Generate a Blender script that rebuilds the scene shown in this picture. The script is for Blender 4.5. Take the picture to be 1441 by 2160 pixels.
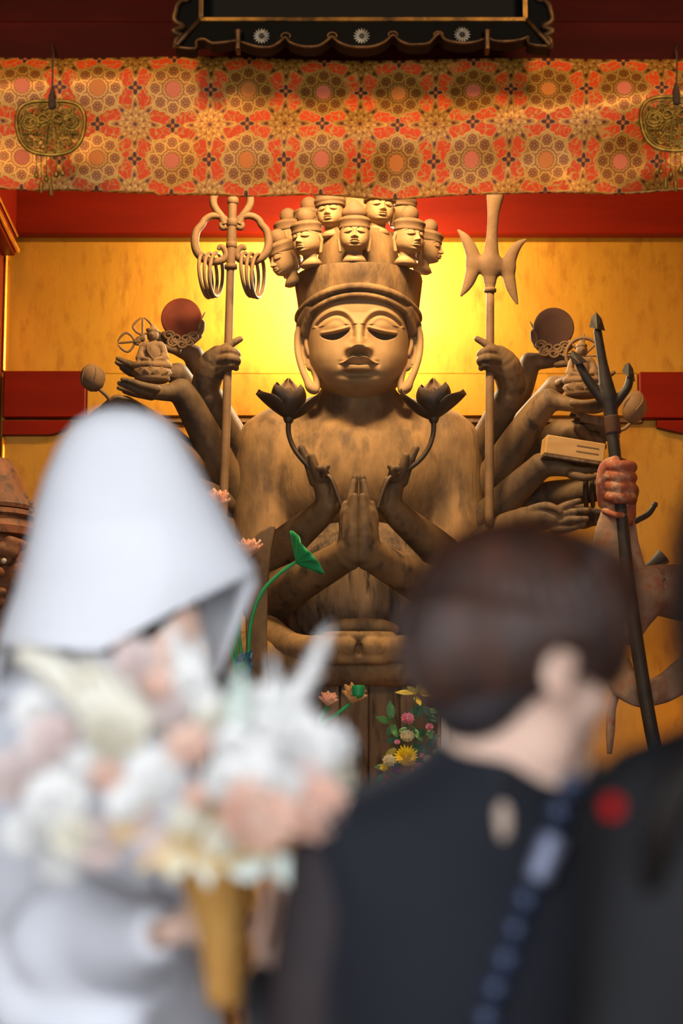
import bpy, math, random
import numpy as np
from mathutils import Vector, Matrix

random.seed(7)
for _o in list(bpy.data.objects):
    bpy.data.objects.remove(_o)
COL = bpy.context.scene.collection
SC = bpy.context.scene
PI = math.pi

# ------------------------------------------------------------------ camera
FPX, CX, CY = 5100.0, 720.5, 1080.0
PITCH = math.atan(860.0 / FPX)
CAMZ = 1.2
cam = bpy.data.cameras.new('camera')
cam.sensor_fit = 'VERTICAL'
cam.sensor_height = 36.0
cam.lens = 36.0 * FPX / 2160.0
cam.clip_start = 0.05
cam.dof.use_dof = True
cam.dof.focus_distance = 10.0
cam.dof.aperture_fstop = 2.7
cam.dof.aperture_blades = 0
cam_o = bpy.data.objects.new('camera', cam)
COL.objects.link(cam_o)
cam_o.location = (0, 0, CAMZ)
cam_o.rotation_euler = (PI / 2 + PITCH, 0, 0)
SC.camera = cam_o

# ------------------------------------------------------------------ light and exposure
SC.view_settings.view_transform = 'Standard'
SC.view_settings.look = 'None'
SC.view_settings.gamma = 1.0
SC.view_settings.use_curve_mapping = False
SC.view_settings.exposure = 0.0
world = bpy.data.worlds.new('sky')
SC.world = world
world.use_nodes = True
bg = world.node_tree.nodes['Background']
bg.inputs[0].default_value = (0.90, 0.94, 1.0, 1)
bg.inputs[1].default_value = 4.7


def lamp(name, kind, loc, energy, color, target=None, size=0.1, size_y=None, angle=60, blend=0.5):
    l = bpy.data.lights.new(name, kind)
    l.energy = energy
    l.color = color
    if kind == 'AREA':
        l.size = size
        if size_y:
            l.shape = 'RECTANGLE'
            l.size_y = size_y
    else:
        l.shadow_soft_size = size
    if kind == 'SPOT':
        l.spot_size = math.radians(angle)
        l.spot_blend = blend
    o = bpy.data.objects.new(name, l)
    COL.objects.link(o)
    o.location = loc
    if target is not None:
        d = Vector(target) - Vector(loc)
        o.rotation_euler = d.to_track_quat('-Z', 'Y').to_euler()
    return o


WARM = (1.0, 0.66, 0.30)
# lamp rail behind the brocade, lighting the statue from above
lamp('altar_lamp', 'AREA', (0.0, 8.95, 4.90), 132, (1.0, 0.69, 0.34), (0.03, 10.0, 3.3), 0.8, 0.15)
# lamp behind the head, washing the gold wall
lamp('halo_lamp', 'POINT', (0.075, 10.74, 4.12), 190, (1.0, 0.85, 0.58), None, 0.08)
# added warm fill low at both sides, brightening the recess
lamp('recess_fill_a', 'POINT', (-1.25, 9.6, 2.0), 5, (1.0, 0.60, 0.22), None, 0.08)
lamp('recess_fill_b', 'POINT', (1.75, 10.2, 1.9), 6, (1.0, 0.60, 0.22), None, 0.08)
# hanging hall lamps in front of the brocade
lamp('hall_lamp_a', 'SPOT', (-1.3, 5.6, 4.9), 165, (1.0, 0.70, 0.38), (-0.7, 8.3, 3.9), 0.25, angle=50)
lamp('hall_lamp_b', 'SPOT', (1.3, 5.6, 4.9), 165, (1.0, 0.70, 0.38), (0.7, 8.3, 3.9), 0.25, angle=50)

# ------------------------------------------------------------------ picture -> place
_cp, _sp = math.cos(PITCH), math.sin(PITCH)


def W(px, py, Y):
    """point of the plane y=Y that lies at a pixel of the photograph"""
    xc, yc = (px - CX) / FPX, (CY - py) / FPX
    dy = _cp - _sp * yc
    dz = _sp + _cp * yc
    t = Y / dy
    return np.array([xc * t, Y, CAMZ + dz * t])


def K(py, Y):
    yc = (CY - py) / FPX
    return Y / (_cp - _sp * yc) / FPX


# ------------------------------------------------------------------ object helpers
def base_of(o):
    p = np.zeros(3)
    while o is not None:
        p = p + np.array(o.location)
        o = o.parent
    return p


def link(name, verts, faces, material=None, parent=None, smooth=True, uv=None):
    """a mesh object; verts are world coordinates"""
    v = np.asarray(verts, dtype=float)
    if parent is not None:
        v = v - base_of(parent)
    me = bpy.data.meshes.new(name)
    me.from_pydata(v.tolist(), [], faces if isinstance(faces, list) else faces.tolist())
    if material is not None:
        me.materials.append(material)
    if smooth:
        me.polygons.foreach_set('use_smooth', np.ones(len(me.polygons), dtype=bool))
        if smooth == 'auto':
            try:
                me.set_sharp_from_angle(angle=math.radians(38))
            except Exception:
                pass
    me.update()
    o = bpy.data.objects.new(name, me)
    COL.objects.link(o)
    o.parent = parent
    return o


def tag(o, label=None, cat=None, group=None, kind=None):
    if label: o['label'] = label
    if cat: o['category'] = cat
    if group: o['group'] = group
    if kind: o['kind'] = kind
    return o


def thing(name, loc, label, cat, group=None):
    o = bpy.data.objects.new(name, None)
    COL.objects.link(o)
    o.location = tuple(float(c) for c in loc)
    o.empty_display_size = 0.05
    return tag(o, label, cat, group)


def nrm(v):
    v = np.asarray(v, float)
    return v / (np.linalg.norm(v) + 1e-12)


class MB:
    def __init__(self):
        self.v, self.f = [], []

    def add(self, v, f):
        n = len(self.v)
        self.v.extend([tuple(p) for p in v])
        self.f.extend([tuple(i + n for i in q) for q in f])
        return self

    def build(self, name, material, parent=None, smooth=True):
        return link(name, self.v, self.f, material, parent, smooth)


def box_vf(lo, hi, bev=0.0):
    lo, hi = np.array(lo, float), np.array(hi, float)
    if bev <= 0:
        v = [(x, y, z) for x in (lo[0], hi[0]) for y in (lo[1], hi[1]) for z in (lo[2], hi[2])]
        f = [(0, 1, 3, 2), (4, 6, 7, 5), (0, 4, 5, 1), (2, 3, 7, 6), (0, 2, 6, 4), (1, 5, 7, 3)]
        return v, f
    c, h = (lo + hi) / 2, (hi - lo) / 2
    b = min(bev, h.min() * 0.9)
    v, idx = [], {}
    for sx in (-1, 1):
        for sy in (-1, 1):
            for sz in (-1, 1):
                s = np.array([sx, sy, sz])
                for ax in range(3):
                    p = s * (h - b)
                    p[ax] = s[ax] * h[ax]
                    idx[(sx, sy, sz, ax)] = len(v)
                    v.append(c + p)
    f = []
    for ax in range(3):
        a1, a2 = (ax + 1) % 3, (ax + 2) % 3
        for s in (-1, 1):
            q = []
            for (u, w) in ((-1, -1), (1, -1), (1, 1), (-1, 1)):
                k = [0, 0, 0]
                k[ax], k[a1], k[a2] = s, u, w
                q.append(idx[(k[0], k[1], k[2], ax)])
            f.append(tuple(q if s > 0 else q[::-1]))
        for u in (-1, 1):
            for w in (-1, 1):
                k = [0, 0, 0]
                k[a1], k[a2] = u, w
                q = []
                for s, face in ((-1, a1), (1, a1), (1, a2), (-1, a2)):
                    k[ax] = s
                    q.append(idx[(k[0], k[1], k[2], face)])
                f.append(tuple(q if u * w < 0 else q[::-1]))
    for sx in (-1, 1):
        for sy in (-1, 1):
            for sz in (-1, 1):
                q = [idx[(sx, sy, sz, a)] for a in range(3)]
                f.append(tuple(q if sx * sy * sz > 0 else q[::-1]))
    return v, f


def box(name, lo, hi, material, parent=None, bev=0.006):
    v, f = box_vf(lo, hi, bev)
    return link(name, v, f, material, parent, smooth=False)


def slab_vf(poly, y0, y1):
    """polygon given as (x,z) list, extruded along y"""
    n = len(poly)
    v = [(p[0], y0, p[1]) for p in poly] + [(p[0], y1, p[1]) for p in poly]
    f = [tuple(range(n)), tuple(range(2 * n - 1, n - 1, -1))]
    for i in range(n):
        j = (i + 1) % n
        f.append((i, i + n, j + n, j))
    return v, f


def frame_of(d, up=(0, 0, 1)):
    d = nrm(d)
    u = np.array(up, float)
    if abs(np.dot(d, u)) > 0.95:
        u = np.array([1.0, 0, 0])
    a = nrm(np.cross(d, u))
    return a, np.cross(a, d)


def tube_vf(pts, rad, n=10, closed=False, flat=1.0):
    P = np.array(pts, float)
    m = len(P)
    R = np.full(m, rad, float) if np.isscalar(rad) else np.array(rad, float)
    if closed:
        T = np.roll(P, -1, 0) - np.roll(P, 1, 0)
    else:
        T = np.gradient(P, axis=0)
    T = T / (np.linalg.norm(T, axis=1)[:, None] + 1e-12)
    a, b = frame_of(T[0])
    v = []
    ang = np.linspace(0, 2 * PI, n, endpoint=False)
    for i in range(m):
        a = a - T[i] * np.dot(a, T[i])
        a = nrm(a)
        b = np.cross(T[i], a)
        v.extend(P[i] + R[i] * (np.outer(np.cos(ang), a) + flat * np.outer(np.sin(ang), b)))
    f = []
    for i in range(m if closed else m - 1):
        i2 = (i + 1) % m
        for j in range(n):
            k = (j + 1) % n
            f.append((i * n + j, i * n + k, i2 * n + k, i2 * n + j))
    if not closed:
        f.append(tuple(range(n - 1, -1, -1)))
        f.append(tuple((m - 1) * n + j for j in range(n)))
    return v, f


def spline(pts, n=24, closed=False):
    P = np.array(pts, float)
    m = len(P)
    out = []
    segs = m if closed else m - 1
    per = max(2, n // segs)
    for i in range(segs):
        if closed:
            p0, p1, p2, p3 = P[(i - 1) % m], P[i], P[(i + 1) % m], P[(i + 2) % m]
        else:
            p0, p1, p2, p3 = P[max(i - 1, 0)], P[i], P[i + 1], P[min(i + 2, m - 1)]
        for t in np.arange(per) / per:
            out.append(0.5 * ((2 * p1) + (-p0 + p2) * t + (2 * p0 - 5 * p1 + 4 * p2 - p3) * t * t
                              + (-p0 + 3 * p1 - 3 * p2 + p3) * t ** 3))
    if not closed:
        out.append(P[-1])
    return np.array(out)


def lathe_vf(prof, c, n=40, sx=1.0, sy=1.0):
    """profile of (r,z) about the vertical through c"""
    c = np.array(c, float)
    v, f = [], []
    m = len(prof)
    for r, z in prof:
        for j in range(n):
            a = 2 * PI * j / n
            v.append((c[0] + r * sx * math.cos(a), c[1] + r * sy * math.sin(a), c[2] + z))
    for i in range(m - 1):
        for j in range(n):
            k = (j + 1) % n
            f.append((i * n + j, i * n + k, (i + 1) * n + k, (i + 1) * n + j))
    f.append(tuple(range(n - 1, -1, -1)))
    f.append(tuple((m - 1) * n + j for j in range(n)))
    return v, f


def grid_vf(fn, nu, nv):
    v = [fn(i / (nu - 1), j / (nv - 1)) for j in range(nv) for i in range(nu)]
    f = [(j * nu + i, j * nu + i + 1, (j + 1) * nu + i + 1, (j + 1) * nu + i)
         for j in range(nv - 1) for i in range(nu - 1)]
    return v, f


def petal_vf(base, d, up, length, width, cup=0.3, curl=0.0, thick=0.03, tip=0.5, nu=7, nv=8):
    """a closed, slightly thick petal: grows from base along d, its inside faces up"""
    base, d, up = np.array(base, float), nrm(d), np.array(up, float)
    up = nrm(up - d * np.dot(up, d))
    s = np.cross(d, up)

    def pt(u, t, off):
        x = (u - 0.5) * 2
        w = width * 0.5 * (math.sin(PI * min(1.0, (t * 0.86 + 0.09)) ** (1 + 0.0)) ** 0.75) * (1 - tip * t ** 4)
        if t > 0.97:
            w *= 0.35
        h = cup * width * (x * x) * math.sin(PI * min(t + 0.15, 1) * 0.8) + curl * length * (t ** 2.2)
        p = base + d * length * (t - abs(curl) * 0.25 * t ** 3) + s * (w * x) + up * (h + off * (1 - 0.8 * x * x))
        return p

    top, f = grid_vf(lambda u, t: pt(u, t, thick * length), nu, nv)
    bot, f2 = grid_vf(lambda u, t: pt(u, t, 0), nu, nv)
    n = len(top)
    v = top + bot
    faces = list(f) + [tuple(i + n for i in reversed(q)) for q in f2]
    ring = [i for i in range(nu)] + [j * nu + nu - 1 for j in range(1, nv)] + \
           [(nv - 1) * nu + i for i in range(nu - 2, -1, -1)] + [j * nu for j in range(nv - 2, 0, -1)]
    for a, b in zip(ring, ring[1:] + ring[:1]):
        faces.append((b, a, a + n, b + n))
    return v, faces


# ------------------------------------------------------------------ smooth solids (distance fields + surface nets)
def cone(a, b, ra, rb, op='+', k=None):
    return ('c', np.array(a, float), np.array(b, float), float(ra), float(rb), op, k)


def ell(c, r, R=None, op='+', k=None):
    return ('e', np.array(c, float), np.array(r, float), R, None, op, k)


def rbox(c, h, R=None, rnd=0.01, op='+', k=None):
    return ('b', np.array(c, float), np.array(h, float), R, rnd, op, k)


def chain(*pts, k=None, op='+'):
    """round cones along a smooth line through (px,py,Y,radius px)"""
    out = []
    if k is None and op == '+' and max(p[3] for p in pts) <= 15.5:
        k = 0.0045        # fingers and thin pieces stay apart
    if len(pts) > 2:
        pts = [tuple(p) for p in spline(pts, 3 * (len(pts) - 1))]
        pts = [(p[0], p[1], p[2], max(p[3], 0.5)) for p in pts]
    for p, q in zip(pts[:-1], pts[1:]):
        out.append((W(*p[:3]), W(*q[:3]), p[3] * K(p[1], p[2]), q[3] * K(q[1], q[2])))
    return [('m', out, None, None, None, op, k)]


def pell(px, py, Y, rx, rz, ry, R=None, op='+', k=None):
    s = K(py, Y)
    return ell(W(px, py, Y), (rx * s, ry * s, rz * s), R, op, k)


def rot(axis, deg):
    return np.array(Matrix.Rotation(math.radians(deg), 3, axis))


def surface_nets(F, org, h):
    S = F < 0
    c = [S[i:S.shape[0] - 1 + i, j:S.shape[1] - 1 + j, k:S.shape[2] - 1 + k]
         for i in (0, 1) for j in (0, 1) for k in (0, 1)]
    cnt = sum(x.astype(np.int8) for x in c)
    act = (cnt > 0) & (cnt < 8)
    I = np.argwhere(act)
    ids = np.full(act.shape, -1, np.int64)
    ids[act] = np.arange(len(I))
    acc = np.zeros((len(I), 3))
    num = np.zeros(len(I))
    off = [(i, j, k) for i in (0, 1) for j in (0, 1) for k in (0, 1)]
    val = [F[I[:, 0] + o[0], I[:, 1] + o[1], I[:, 2] + o[2]] for o in off]
    for a in range(8):
        for b in range(a + 1, 8):
            oa, ob = np.array(off[a]), np.array(off[b])
            if np.abs(oa - ob).sum() != 1:
                continue
            m = (val[a] < 0) != (val[b] < 0)
            t = np.where(m, val[a] / np.where(m, val[a] - val[b], 1), 0)
            acc += np.where(m[:, None], oa + t[:, None] * (ob - oa), 0)
            num += m
    V = (I + acc / num[:, None]) * h + org
    quads = []
    for ax in range(3):
        sl0 = [slice(None)] * 3
        sl1 = [slice(None)] * 3
        sl0[ax], sl1[ax] = slice(0, -1), slice(1, None)
        A, B = S[tuple(sl0)], S[tuple(sl1)]
        E = np.argwhere(A != B)
        u, w = (ax + 1) % 3, (ax + 2) % 3
        ok = (E[:, u] > 0) & (E[:, w] > 0) & (E[:, u] < F.shape[u] - 1) & (E[:, w] < F.shape[w] - 1)
        E = E[ok]
        sgn = A[E[:, 0], E[:, 1], E[:, 2]]
        q = []
        for du, dw in ((-1, -1), (0, -1), (0, 0), (-1, 0)):
            e = E.copy()
            e[:, u] += du
            e[:, w] += dw
            q.append(ids[e[:, 0], e[:, 1], e[:, 2]])
        q = np.stack(q, 1)
        q[~sgn] = q[~sgn][:, ::-1]
        quads.append(q)
    return V, np.concatenate(quads)


def solid_vf(prims, vox, k=0.01):
    los, his = [], []
    for p in prims:
        if p[0] == 'm':
            lo = np.min([np.minimum(c[0] - c[2], c[1] - c[3]) for c in p[1]], 0); hi = np.max([np.maximum(c[0] + c[2], c[1] + c[3]) for c in p[1]], 0)
        elif p[0] == 'c':
            lo = np.minimum(p[1] - p[3], p[2] - p[4]); hi = np.maximum(p[1] + p[3], p[2] + p[4])
        elif p[0] == 'e':
            r = p[2].max() if p[3] is not None else p[2]
            lo, hi = p[1] - r, p[1] + r
        else:
            r = np.linalg.norm(p[2]) if p[3] is not None else p[2]
            lo, hi = p[1] - r, p[1] + r
        los.append(lo); his.append(hi)
    plus = [i for i, p in enumerate(prims) if p[5] == '+']
    kk = max([k] + [p[6] for p in prims if p[6]])
    LO = np.min([los[i] for i in plus], 0) - 3 * vox - kk * .5
    HI = np.max([his[i] for i in plus], 0) + 3 * vox + kk * .5
    shape = np.ceil((HI - LO) / vox).astype(int) + 1
    F = np.full(shape, 1.0, np.float32)
    for p, lo, hi in zip(prims, los, his):
        kp = p[6] if p[6] else k
        m = kp + 2.5 * vox
        i0 = np.clip(np.floor((lo - m - LO) / vox).astype(int), 0, shape)
        i1 = np.clip(np.ceil((hi + m - LO) / vox).astype(int) + 1, 0, shape)
        if (i1 <= i0).any():
            continue
        ax = [(LO[d] + vox * np.arange(i0[d], i1[d])).astype(np.float32) for d in range(3)]
        X, Y, Z = ax[0][:, None, None], ax[1][None, :, None], ax[2][None, None, :]
        if p[0] in 'cm':
            d = None
            for a, b, ra, rb in (p[1] if p[0] == 'm' else [p[1:5]]):
                ba = b - a
                L = float(ba @ ba) + 1e-12
                t = np.clip(((X - a[0]) * ba[0] + (Y - a[1]) * ba[1] + (Z - a[2]) * ba[2]) / L, 0, 1)
                e = np.sqrt((X - a[0] - t * ba[0]) ** 2 + (Y - a[1] - t * ba[1]) ** 2 + (Z - a[2] - t * ba[2]) ** 2) - (ra + t * (rb - ra))
                d = e if d is None else np.minimum(d, e)
        else:
            x, y, z = X - p[1][0], Y - p[1][1], Z - p[1][2]
            if p[3] is not None:
                R = np.asarray(p[3])
                x, y, z = (R[0, 0] * x + R[1, 0] * y + R[2, 0] * z, R[0, 1] * x + R[1, 1] * y + R[2, 1] * z,
                           R[0, 2] * x + R[1, 2] * y + R[2, 2] * z)
            if p[0] == 'e':
                r = p[2]
                k0 = np.sqrt((x / r[0]) ** 2 + (y / r[1]) ** 2 + (z / r[2]) ** 2)
                k1 = np.sqrt((x / r[0] ** 2) ** 2 + (y / r[1] ** 2) ** 2 + (z / r[2] ** 2) ** 2) + 1e-9
                d = k0 * (k0 - 1) / k1
                d = np.where(k0 < 1e-3, -r.min(), d)
            else:
                hh, rn = p[2] - p[4], p[4]
                qx, qy, qz = np.abs(x) - hh[0], np.abs(y) - hh[1], np.abs(z) - hh[2]
                d = np.sqrt(np.maximum(qx, 0) ** 2 + np.maximum(qy, 0) ** 2 + np.maximum(qz, 0) ** 2) \
                    + np.minimum(np.maximum(qx, np.maximum(qy, qz)), 0) - rn
        sub = F[i0[0]:i1[0], i0[1]:i1[1], i0[2]:i1[2]]
        if p[5] == '+':
            hm = np.maximum(kp - np.abs(sub - d), 0) / kp
            sub[...] = np.minimum(sub, d) - hm * hm * kp * 0.25
        else:
            d = -d
            hm = np.maximum(kp - np.abs(sub - d), 0) / kp
            sub[...] = np.maximum(sub, d) + hm * hm * kp * 0.25
    return surface_nets(F, LO, vox)


def solid(name, prims, vox, material, parent=None, k=0.01):
    v, f = solid_vf(prims, vox, k)
    return link(name, v, f, material, parent, True)


# ------------------------------------------------------------------ materials
def rgb(r, g, b):
    f = lambda c: (c / 255 / 12.92) if c / 255 <= 0.04045 else ((c / 255 + 0.055) / 1.055) ** 2.4
    return (f(r), f(g), f(b), 1.0)


def new_mat(name):
    m = bpy.data.materials.new(name)
    m.use_nodes = True
    return m, m.node_tree, m.node_tree.nodes['Principled BSDF']


def mat(name, c1, c2=None, rough=0.6, metal=0.0, scale=4.0, stretch=(1, 1, 1), contrast=(0.35, 0.65), bump=0.0, bscale=40.0,
        bstretch=(1, 1, 1), c3=None, scale3=14.0, spec=0.4, sheen=0.0, detail=4.0, trans=0.0, coat=0.0, subsurf=0.0, rough2=None, c3lim=(0.5, 0.68)):
    m, nt, b = new_mat(name)
    N, L = nt.nodes, nt.links
    tc = N.new('ShaderNodeTexCoord')

    def nz(sc, st, det=detail):
        mp = N.new('ShaderNodeMapping')
        mp.inputs['Scale'].default_value = st
        L.new(tc.outputs['Object'], mp.inputs[0])
        n = N.new('ShaderNodeTexNoise')
        n.inputs['Scale'].default_value = sc
        n.inputs['Detail'].default_value = det
        n.inputs['Roughness'].default_value = 0.6
        L.new(mp.outputs[0], n.inputs['Vector'])
        return n

    if c2 is not None:
        n1 = nz(scale, stretch)
        r = N.new('ShaderNodeValToRGB')
        r.color_ramp.elements[0].position, r.color_ramp.elements[1].position = contrast
        r.color_ramp.elements[0].color, r.color_ramp.elements[1].color = c1, c2
        L.new(n1.outputs['Fac'], r.inputs[0])
        out = r.outputs[0]
        if c3 is not None:
            n3 = nz(scale3, stretch)
            r3 = N.new('ShaderNodeMapRange')
            r3.inputs[1].default_value, r3.inputs[2].default_value = c3lim
            L.new(n3.outputs['Fac'], r3.inputs[0])
            mx = N.new('ShaderNodeMixRGB')
            mx.inputs[2].default_value = c3
            L.new(r3.outputs[0], mx.inputs[0])
            L.new(out, mx.inputs[1])
            out = mx.outputs[0]
        L.new(out, b.inputs['Base Color'])
        if rough2 is not None:
            mr = N.new('ShaderNodeMapRange')
            mr.inputs[3].default_value, mr.inputs[4].default_value = rough, rough2
            L.new(n1.outputs['Fac'], mr.inputs[0])
            L.new(mr.outputs[0], b.inputs['Roughness'])
    else:
        b.inputs['Base Color'].default_value = c1
    if rough2 is None:
        b.inputs['Roughness'].default_value = rough
    b.inputs['Metallic'].default_value = metal
    b.inputs['Specular IOR Level'].default_value = spec
    b.inputs['Sheen Weight'].default_value = sheen
    b.inputs['Coat Weight'].default_value = coat
    b.inputs['Coat Roughness'].default_value = 0.32
    b.inputs['Transmission Weight'].default_value = trans
    if subsurf:
        b.inputs['Subsurface Weight'].default_value = subsurf
        b.inputs['Subsurface Scale'].default_value = 0.02
        b.inputs['Subsurface Radius'].default_value = (1.0, 0.4, 0.25)
    if bump:
        nb = nz(bscale, bstretch, 5.0)
        bp = N.new('ShaderNodeBump')
        bp.inputs['Strength'].default_value = bump
        bp.inputs['Distance'].default_value = 0.01
        L.new(nb.outputs['Fac'], bp.inputs['Height'])
        L.new(bp.outputs[0], b.inputs['Normal'])
    return m


class X:
    """tiny expression helper over shader math nodes"""
    nt = None

    def __init__(s, sock): s.s = sock

    @staticmethod
    def op(kind, *a):
        n = X.nt.nodes.new('ShaderNodeMath')
        n.operation = kind
        for i, q in enumerate(a):
            if isinstance(q, X): X.nt.links.new(q.s, n.inputs[i])
            else: n.inputs[i].default_value = q
        return X(n.outputs[0])

    def __add__(s, o): return X.op('ADD', s, o)
    __radd__ = __add__
    def __sub__(s, o): return X.op('SUBTRACT', s, o)
    def __rsub__(s, o): return X.op('SUBTRACT', o, s)
    def __mul__(s, o): return X.op('MULTIPLY', s, o)
    __rmul__ = __mul__
    def __truediv__(s, o): return X.op('DIVIDE', s, o)
    def frac(s): return X.op('FRACT', s)
    def floor(s): return X.op('FLOOR', s)
    def cos(s): return X.op('COSINE', s)
    def sin(s): return X.op('SINE', s)
    def abs(s): return X.op('ABSOLUTE', s)
    def lt(s, o, w=0.006):   # soft s<o
        n = X.nt.nodes.new('ShaderNodeMapRange')
        n.inputs[1].default_value, n.inputs[2].default_value = -w, w
        n.inputs[3].default_value, n.inputs[4].default_value = 1, 0
        X.nt.links.new((s - o).s, n.inputs[0])
        return X(n.outputs[0])


def xsqrt(a): return X.op('SQRT', a)
def xatan(a, b): return X.op('ARCTAN2', a, b)
def xmax(a, b): return X.op('MAXIMUM', a, b)


def xmix(fac, c1, c2):
    n = X.nt.nodes.new('ShaderNodeMixRGB')
    for i, q in ((0, fac), (1, c1), (2, c2)):
        if isinstance(q, X): X.nt.links.new(q.s, n.inputs[i])
        else: n.inputs[i].default_value = q
    return X(n.outputs[0])

# ------------------------------------------------------------------ palette
WOOD = mat('statue_wood', rgb(78, 60, 43), rgb(144, 111, 72), 0.72, scale=3.2, stretch=(1.6, 1.6, 0.7), contrast=(0.34, 0.62),
           c3=rgb(62, 50, 42), scale3=6.0, bump=0.35, bscale=30, bstretch=(2.2, 2.2, 0.5), spec=0.22, c3lim=(0.52, 0.74))
WOOD_FACE = mat('face_wood', rgb(128, 98, 64), rgb(158, 126, 86), 0.68, scale=3.0, stretch=(1.6, 1.6, 0.6), contrast=(0.3, 0.66),
                bump=0.12, bscale=26, bstretch=(2.6, 2.6, 0.4), spec=0.25)
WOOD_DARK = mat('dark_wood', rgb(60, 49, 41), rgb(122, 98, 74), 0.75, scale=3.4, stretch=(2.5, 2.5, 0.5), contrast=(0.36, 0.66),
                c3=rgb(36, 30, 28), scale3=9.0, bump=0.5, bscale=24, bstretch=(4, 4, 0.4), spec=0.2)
WOOD_ATTR = mat('attribute_wood', rgb(94, 70, 48), rgb(130, 100, 68), 0.7, scale=6, contrast=(0.3, 0.7), bump=0.15, bscale=40, spec=0.25)
WOOD_HAND = mat('hand_wood', rgb(66, 50, 36), rgb(122, 94, 62), 0.66, scale=4, stretch=(1.6, 1.6, 0.8), contrast=(0.32, 0.66), c3=rgb(52, 42, 36), scale3=8,
                bump=0.2, bscale=30, spec=0.25)
LOTUS_DARK = mat('dark_lotus_wood', rgb(46, 34, 24), rgb(78, 58, 38), 0.5, scale=8, contrast=(0.3, 0.7), bump=0.1, bscale=60, spec=0.35)
SUN_RED = mat('sun_red_paint', rgb(104, 46, 28), rgb(120, 56, 34), 0.75, scale=9, bump=0.1, bscale=30, spec=0.2)
MOON_BROWN = mat('moon_brown_paint', rgb(68, 45, 34), rgb(82, 55, 41), 0.75, scale=9, bump=0.1, bscale=30, spec=0.2)
IRON = mat('dark_iron', rgb(34, 28, 25), rgb(50, 42, 37), 0.6, scale=10, bump=0.15, bscale=40, spec=0.3)
BOX_WOOD = mat('box_wood', rgb(168, 128, 78), rgb(188, 150, 96), 0.6, scale=6, stretch=(0.4, 3, 3), bump=0.1, spec=0.25)
GUARD_RED = mat('worn_red_paint', rgb(140, 78, 54), rgb(118, 60, 42), 0.7, scale=9, contrast=(0.35, 0.65), c3=rgb(160, 128, 104), scale3=24,
                bump=0.35, bscale=30, spec=0.25)
GUARD_ROBE = mat('worn_robe_paint', rgb(142, 116, 96), rgb(112, 88, 72), 0.75, scale=7, contrast=(0.35, 0.65), c3=rgb(128, 78, 58),
                 scale3=16, bump=0.4, bscale=26, spec=0.2)
GUARD_BROWN = mat('guardian_face_paint', rgb(96, 60, 38), rgb(122, 74, 46), 0.65, scale=10, c3=rgb(66, 44, 34), scale3=22, bump=0.4, bscale=30,
                  spec=0.3)
GOLD = mat('gold_leaf', rgb(186, 132, 27), rgb(166, 109, 15), 0.38, 0.9, scale=3.0, stretch=(2.2, 1, 0.9), contrast=(0.25, 0.78),
           c3=rgb(160, 104, 13), scale3=9, bump=0.04, bscale=14, bstretch=(3, 3, 1), spec=0.5, rough2=0.46, coat=0.6)
GOLD_TRIM = mat('gold_trim', rgb(220, 160, 50), rgb(190, 130, 36), 0.35, 0.9, scale=12, bump=0.1)
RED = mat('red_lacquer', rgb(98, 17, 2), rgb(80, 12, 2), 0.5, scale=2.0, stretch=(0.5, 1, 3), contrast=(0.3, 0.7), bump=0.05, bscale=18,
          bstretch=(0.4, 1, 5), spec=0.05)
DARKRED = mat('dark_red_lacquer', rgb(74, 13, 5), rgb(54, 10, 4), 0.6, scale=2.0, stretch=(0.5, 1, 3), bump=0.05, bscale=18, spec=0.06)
BLACK = mat('black_lacquer', rgb(6, 6, 5), rgb(9, 8, 7), 0.6, scale=5, spec=0.12)
BRONZE_EDGE = mat('worn_gilt_edge', rgb(112, 78, 42), rgb(64, 42, 24), 0.5, 0.6, scale=22, contrast=(0.35, 0.65), bump=0.2, bscale=60)
GILT_STRIP = mat('gilt_strip', rgb(136, 96, 40), rgb(66, 46, 24), 0.42, 0.75, scale=9, contrast=(0.4, 0.6), bump=0.1)
SILVER = mat('aged_silver', rgb(150, 146, 138), rgb(96, 92, 86), 0.45, 0.7, scale=20)
BRONZE = mat('old_bronze', rgb(172, 138, 58), rgb(108, 86, 36), 0.48, 0.8, scale=24, contrast=(0.35, 0.65), bump=0.25, bscale=80)
CORD = mat('brown_cord', rgb(84, 56, 34), rgb(60, 40, 26), 0.8, scale=60, bump=0.3, bscale=120)
FLOORM = mat('floor_boards', rgb(92, 64, 42), rgb(70, 48, 32), 0.45, scale=3, stretch=(6, 0.4, 1), bump=0.1, bscale=12)
HALL = mat('hall_plaster', rgb(150, 120, 92), rgb(132, 104, 78), 0.85, scale=2)
HALLWOOD = mat('hall_dark_wood', rgb(72, 36, 22), rgb(52, 28, 18), 0.6, scale=2, stretch=(0.3, 3, 3))

# ------------------------------------------------------------------ the setting
YB = 11.2          # face of the gold back wall
XL = W(22, 700, YB)[0]   # left side wall of the recess
XR = 2.1
ZT = W(720, 60, YB)[2] + 0.6


def st(o):
    return tag(o, kind='structure')


def bx(name, lo, hi, m, parent=None, bev=0.006):
    o = box(name, lo, hi, m, parent, bev)
    return st(o) if parent is None else o


def wl(name, lo, hi, m, label):
    o = bx(name, lo, hi, m)
    o['label'] = label
    return o


floor = wl('floor', (-5, -1.5, -0.1), (5, 11.5, 0.0), FLOORM, 'dark wooden hall floor')
wl('ceiling', (-5, -1.5, 5.6), (5, 11.6, 5.7), HALLWOOD, 'dark wooden hall ceiling')
wl('wall_left', (-5.1, -1.5, 0), (-5, 8.75, 5.6), HALL, 'plain plaster wall of the hall, left side')
wl('wall_right', (5, -1.5, 0), (5.1, 8.75, 5.6), HALL, 'plain plaster wall of the hall, right side')
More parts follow.
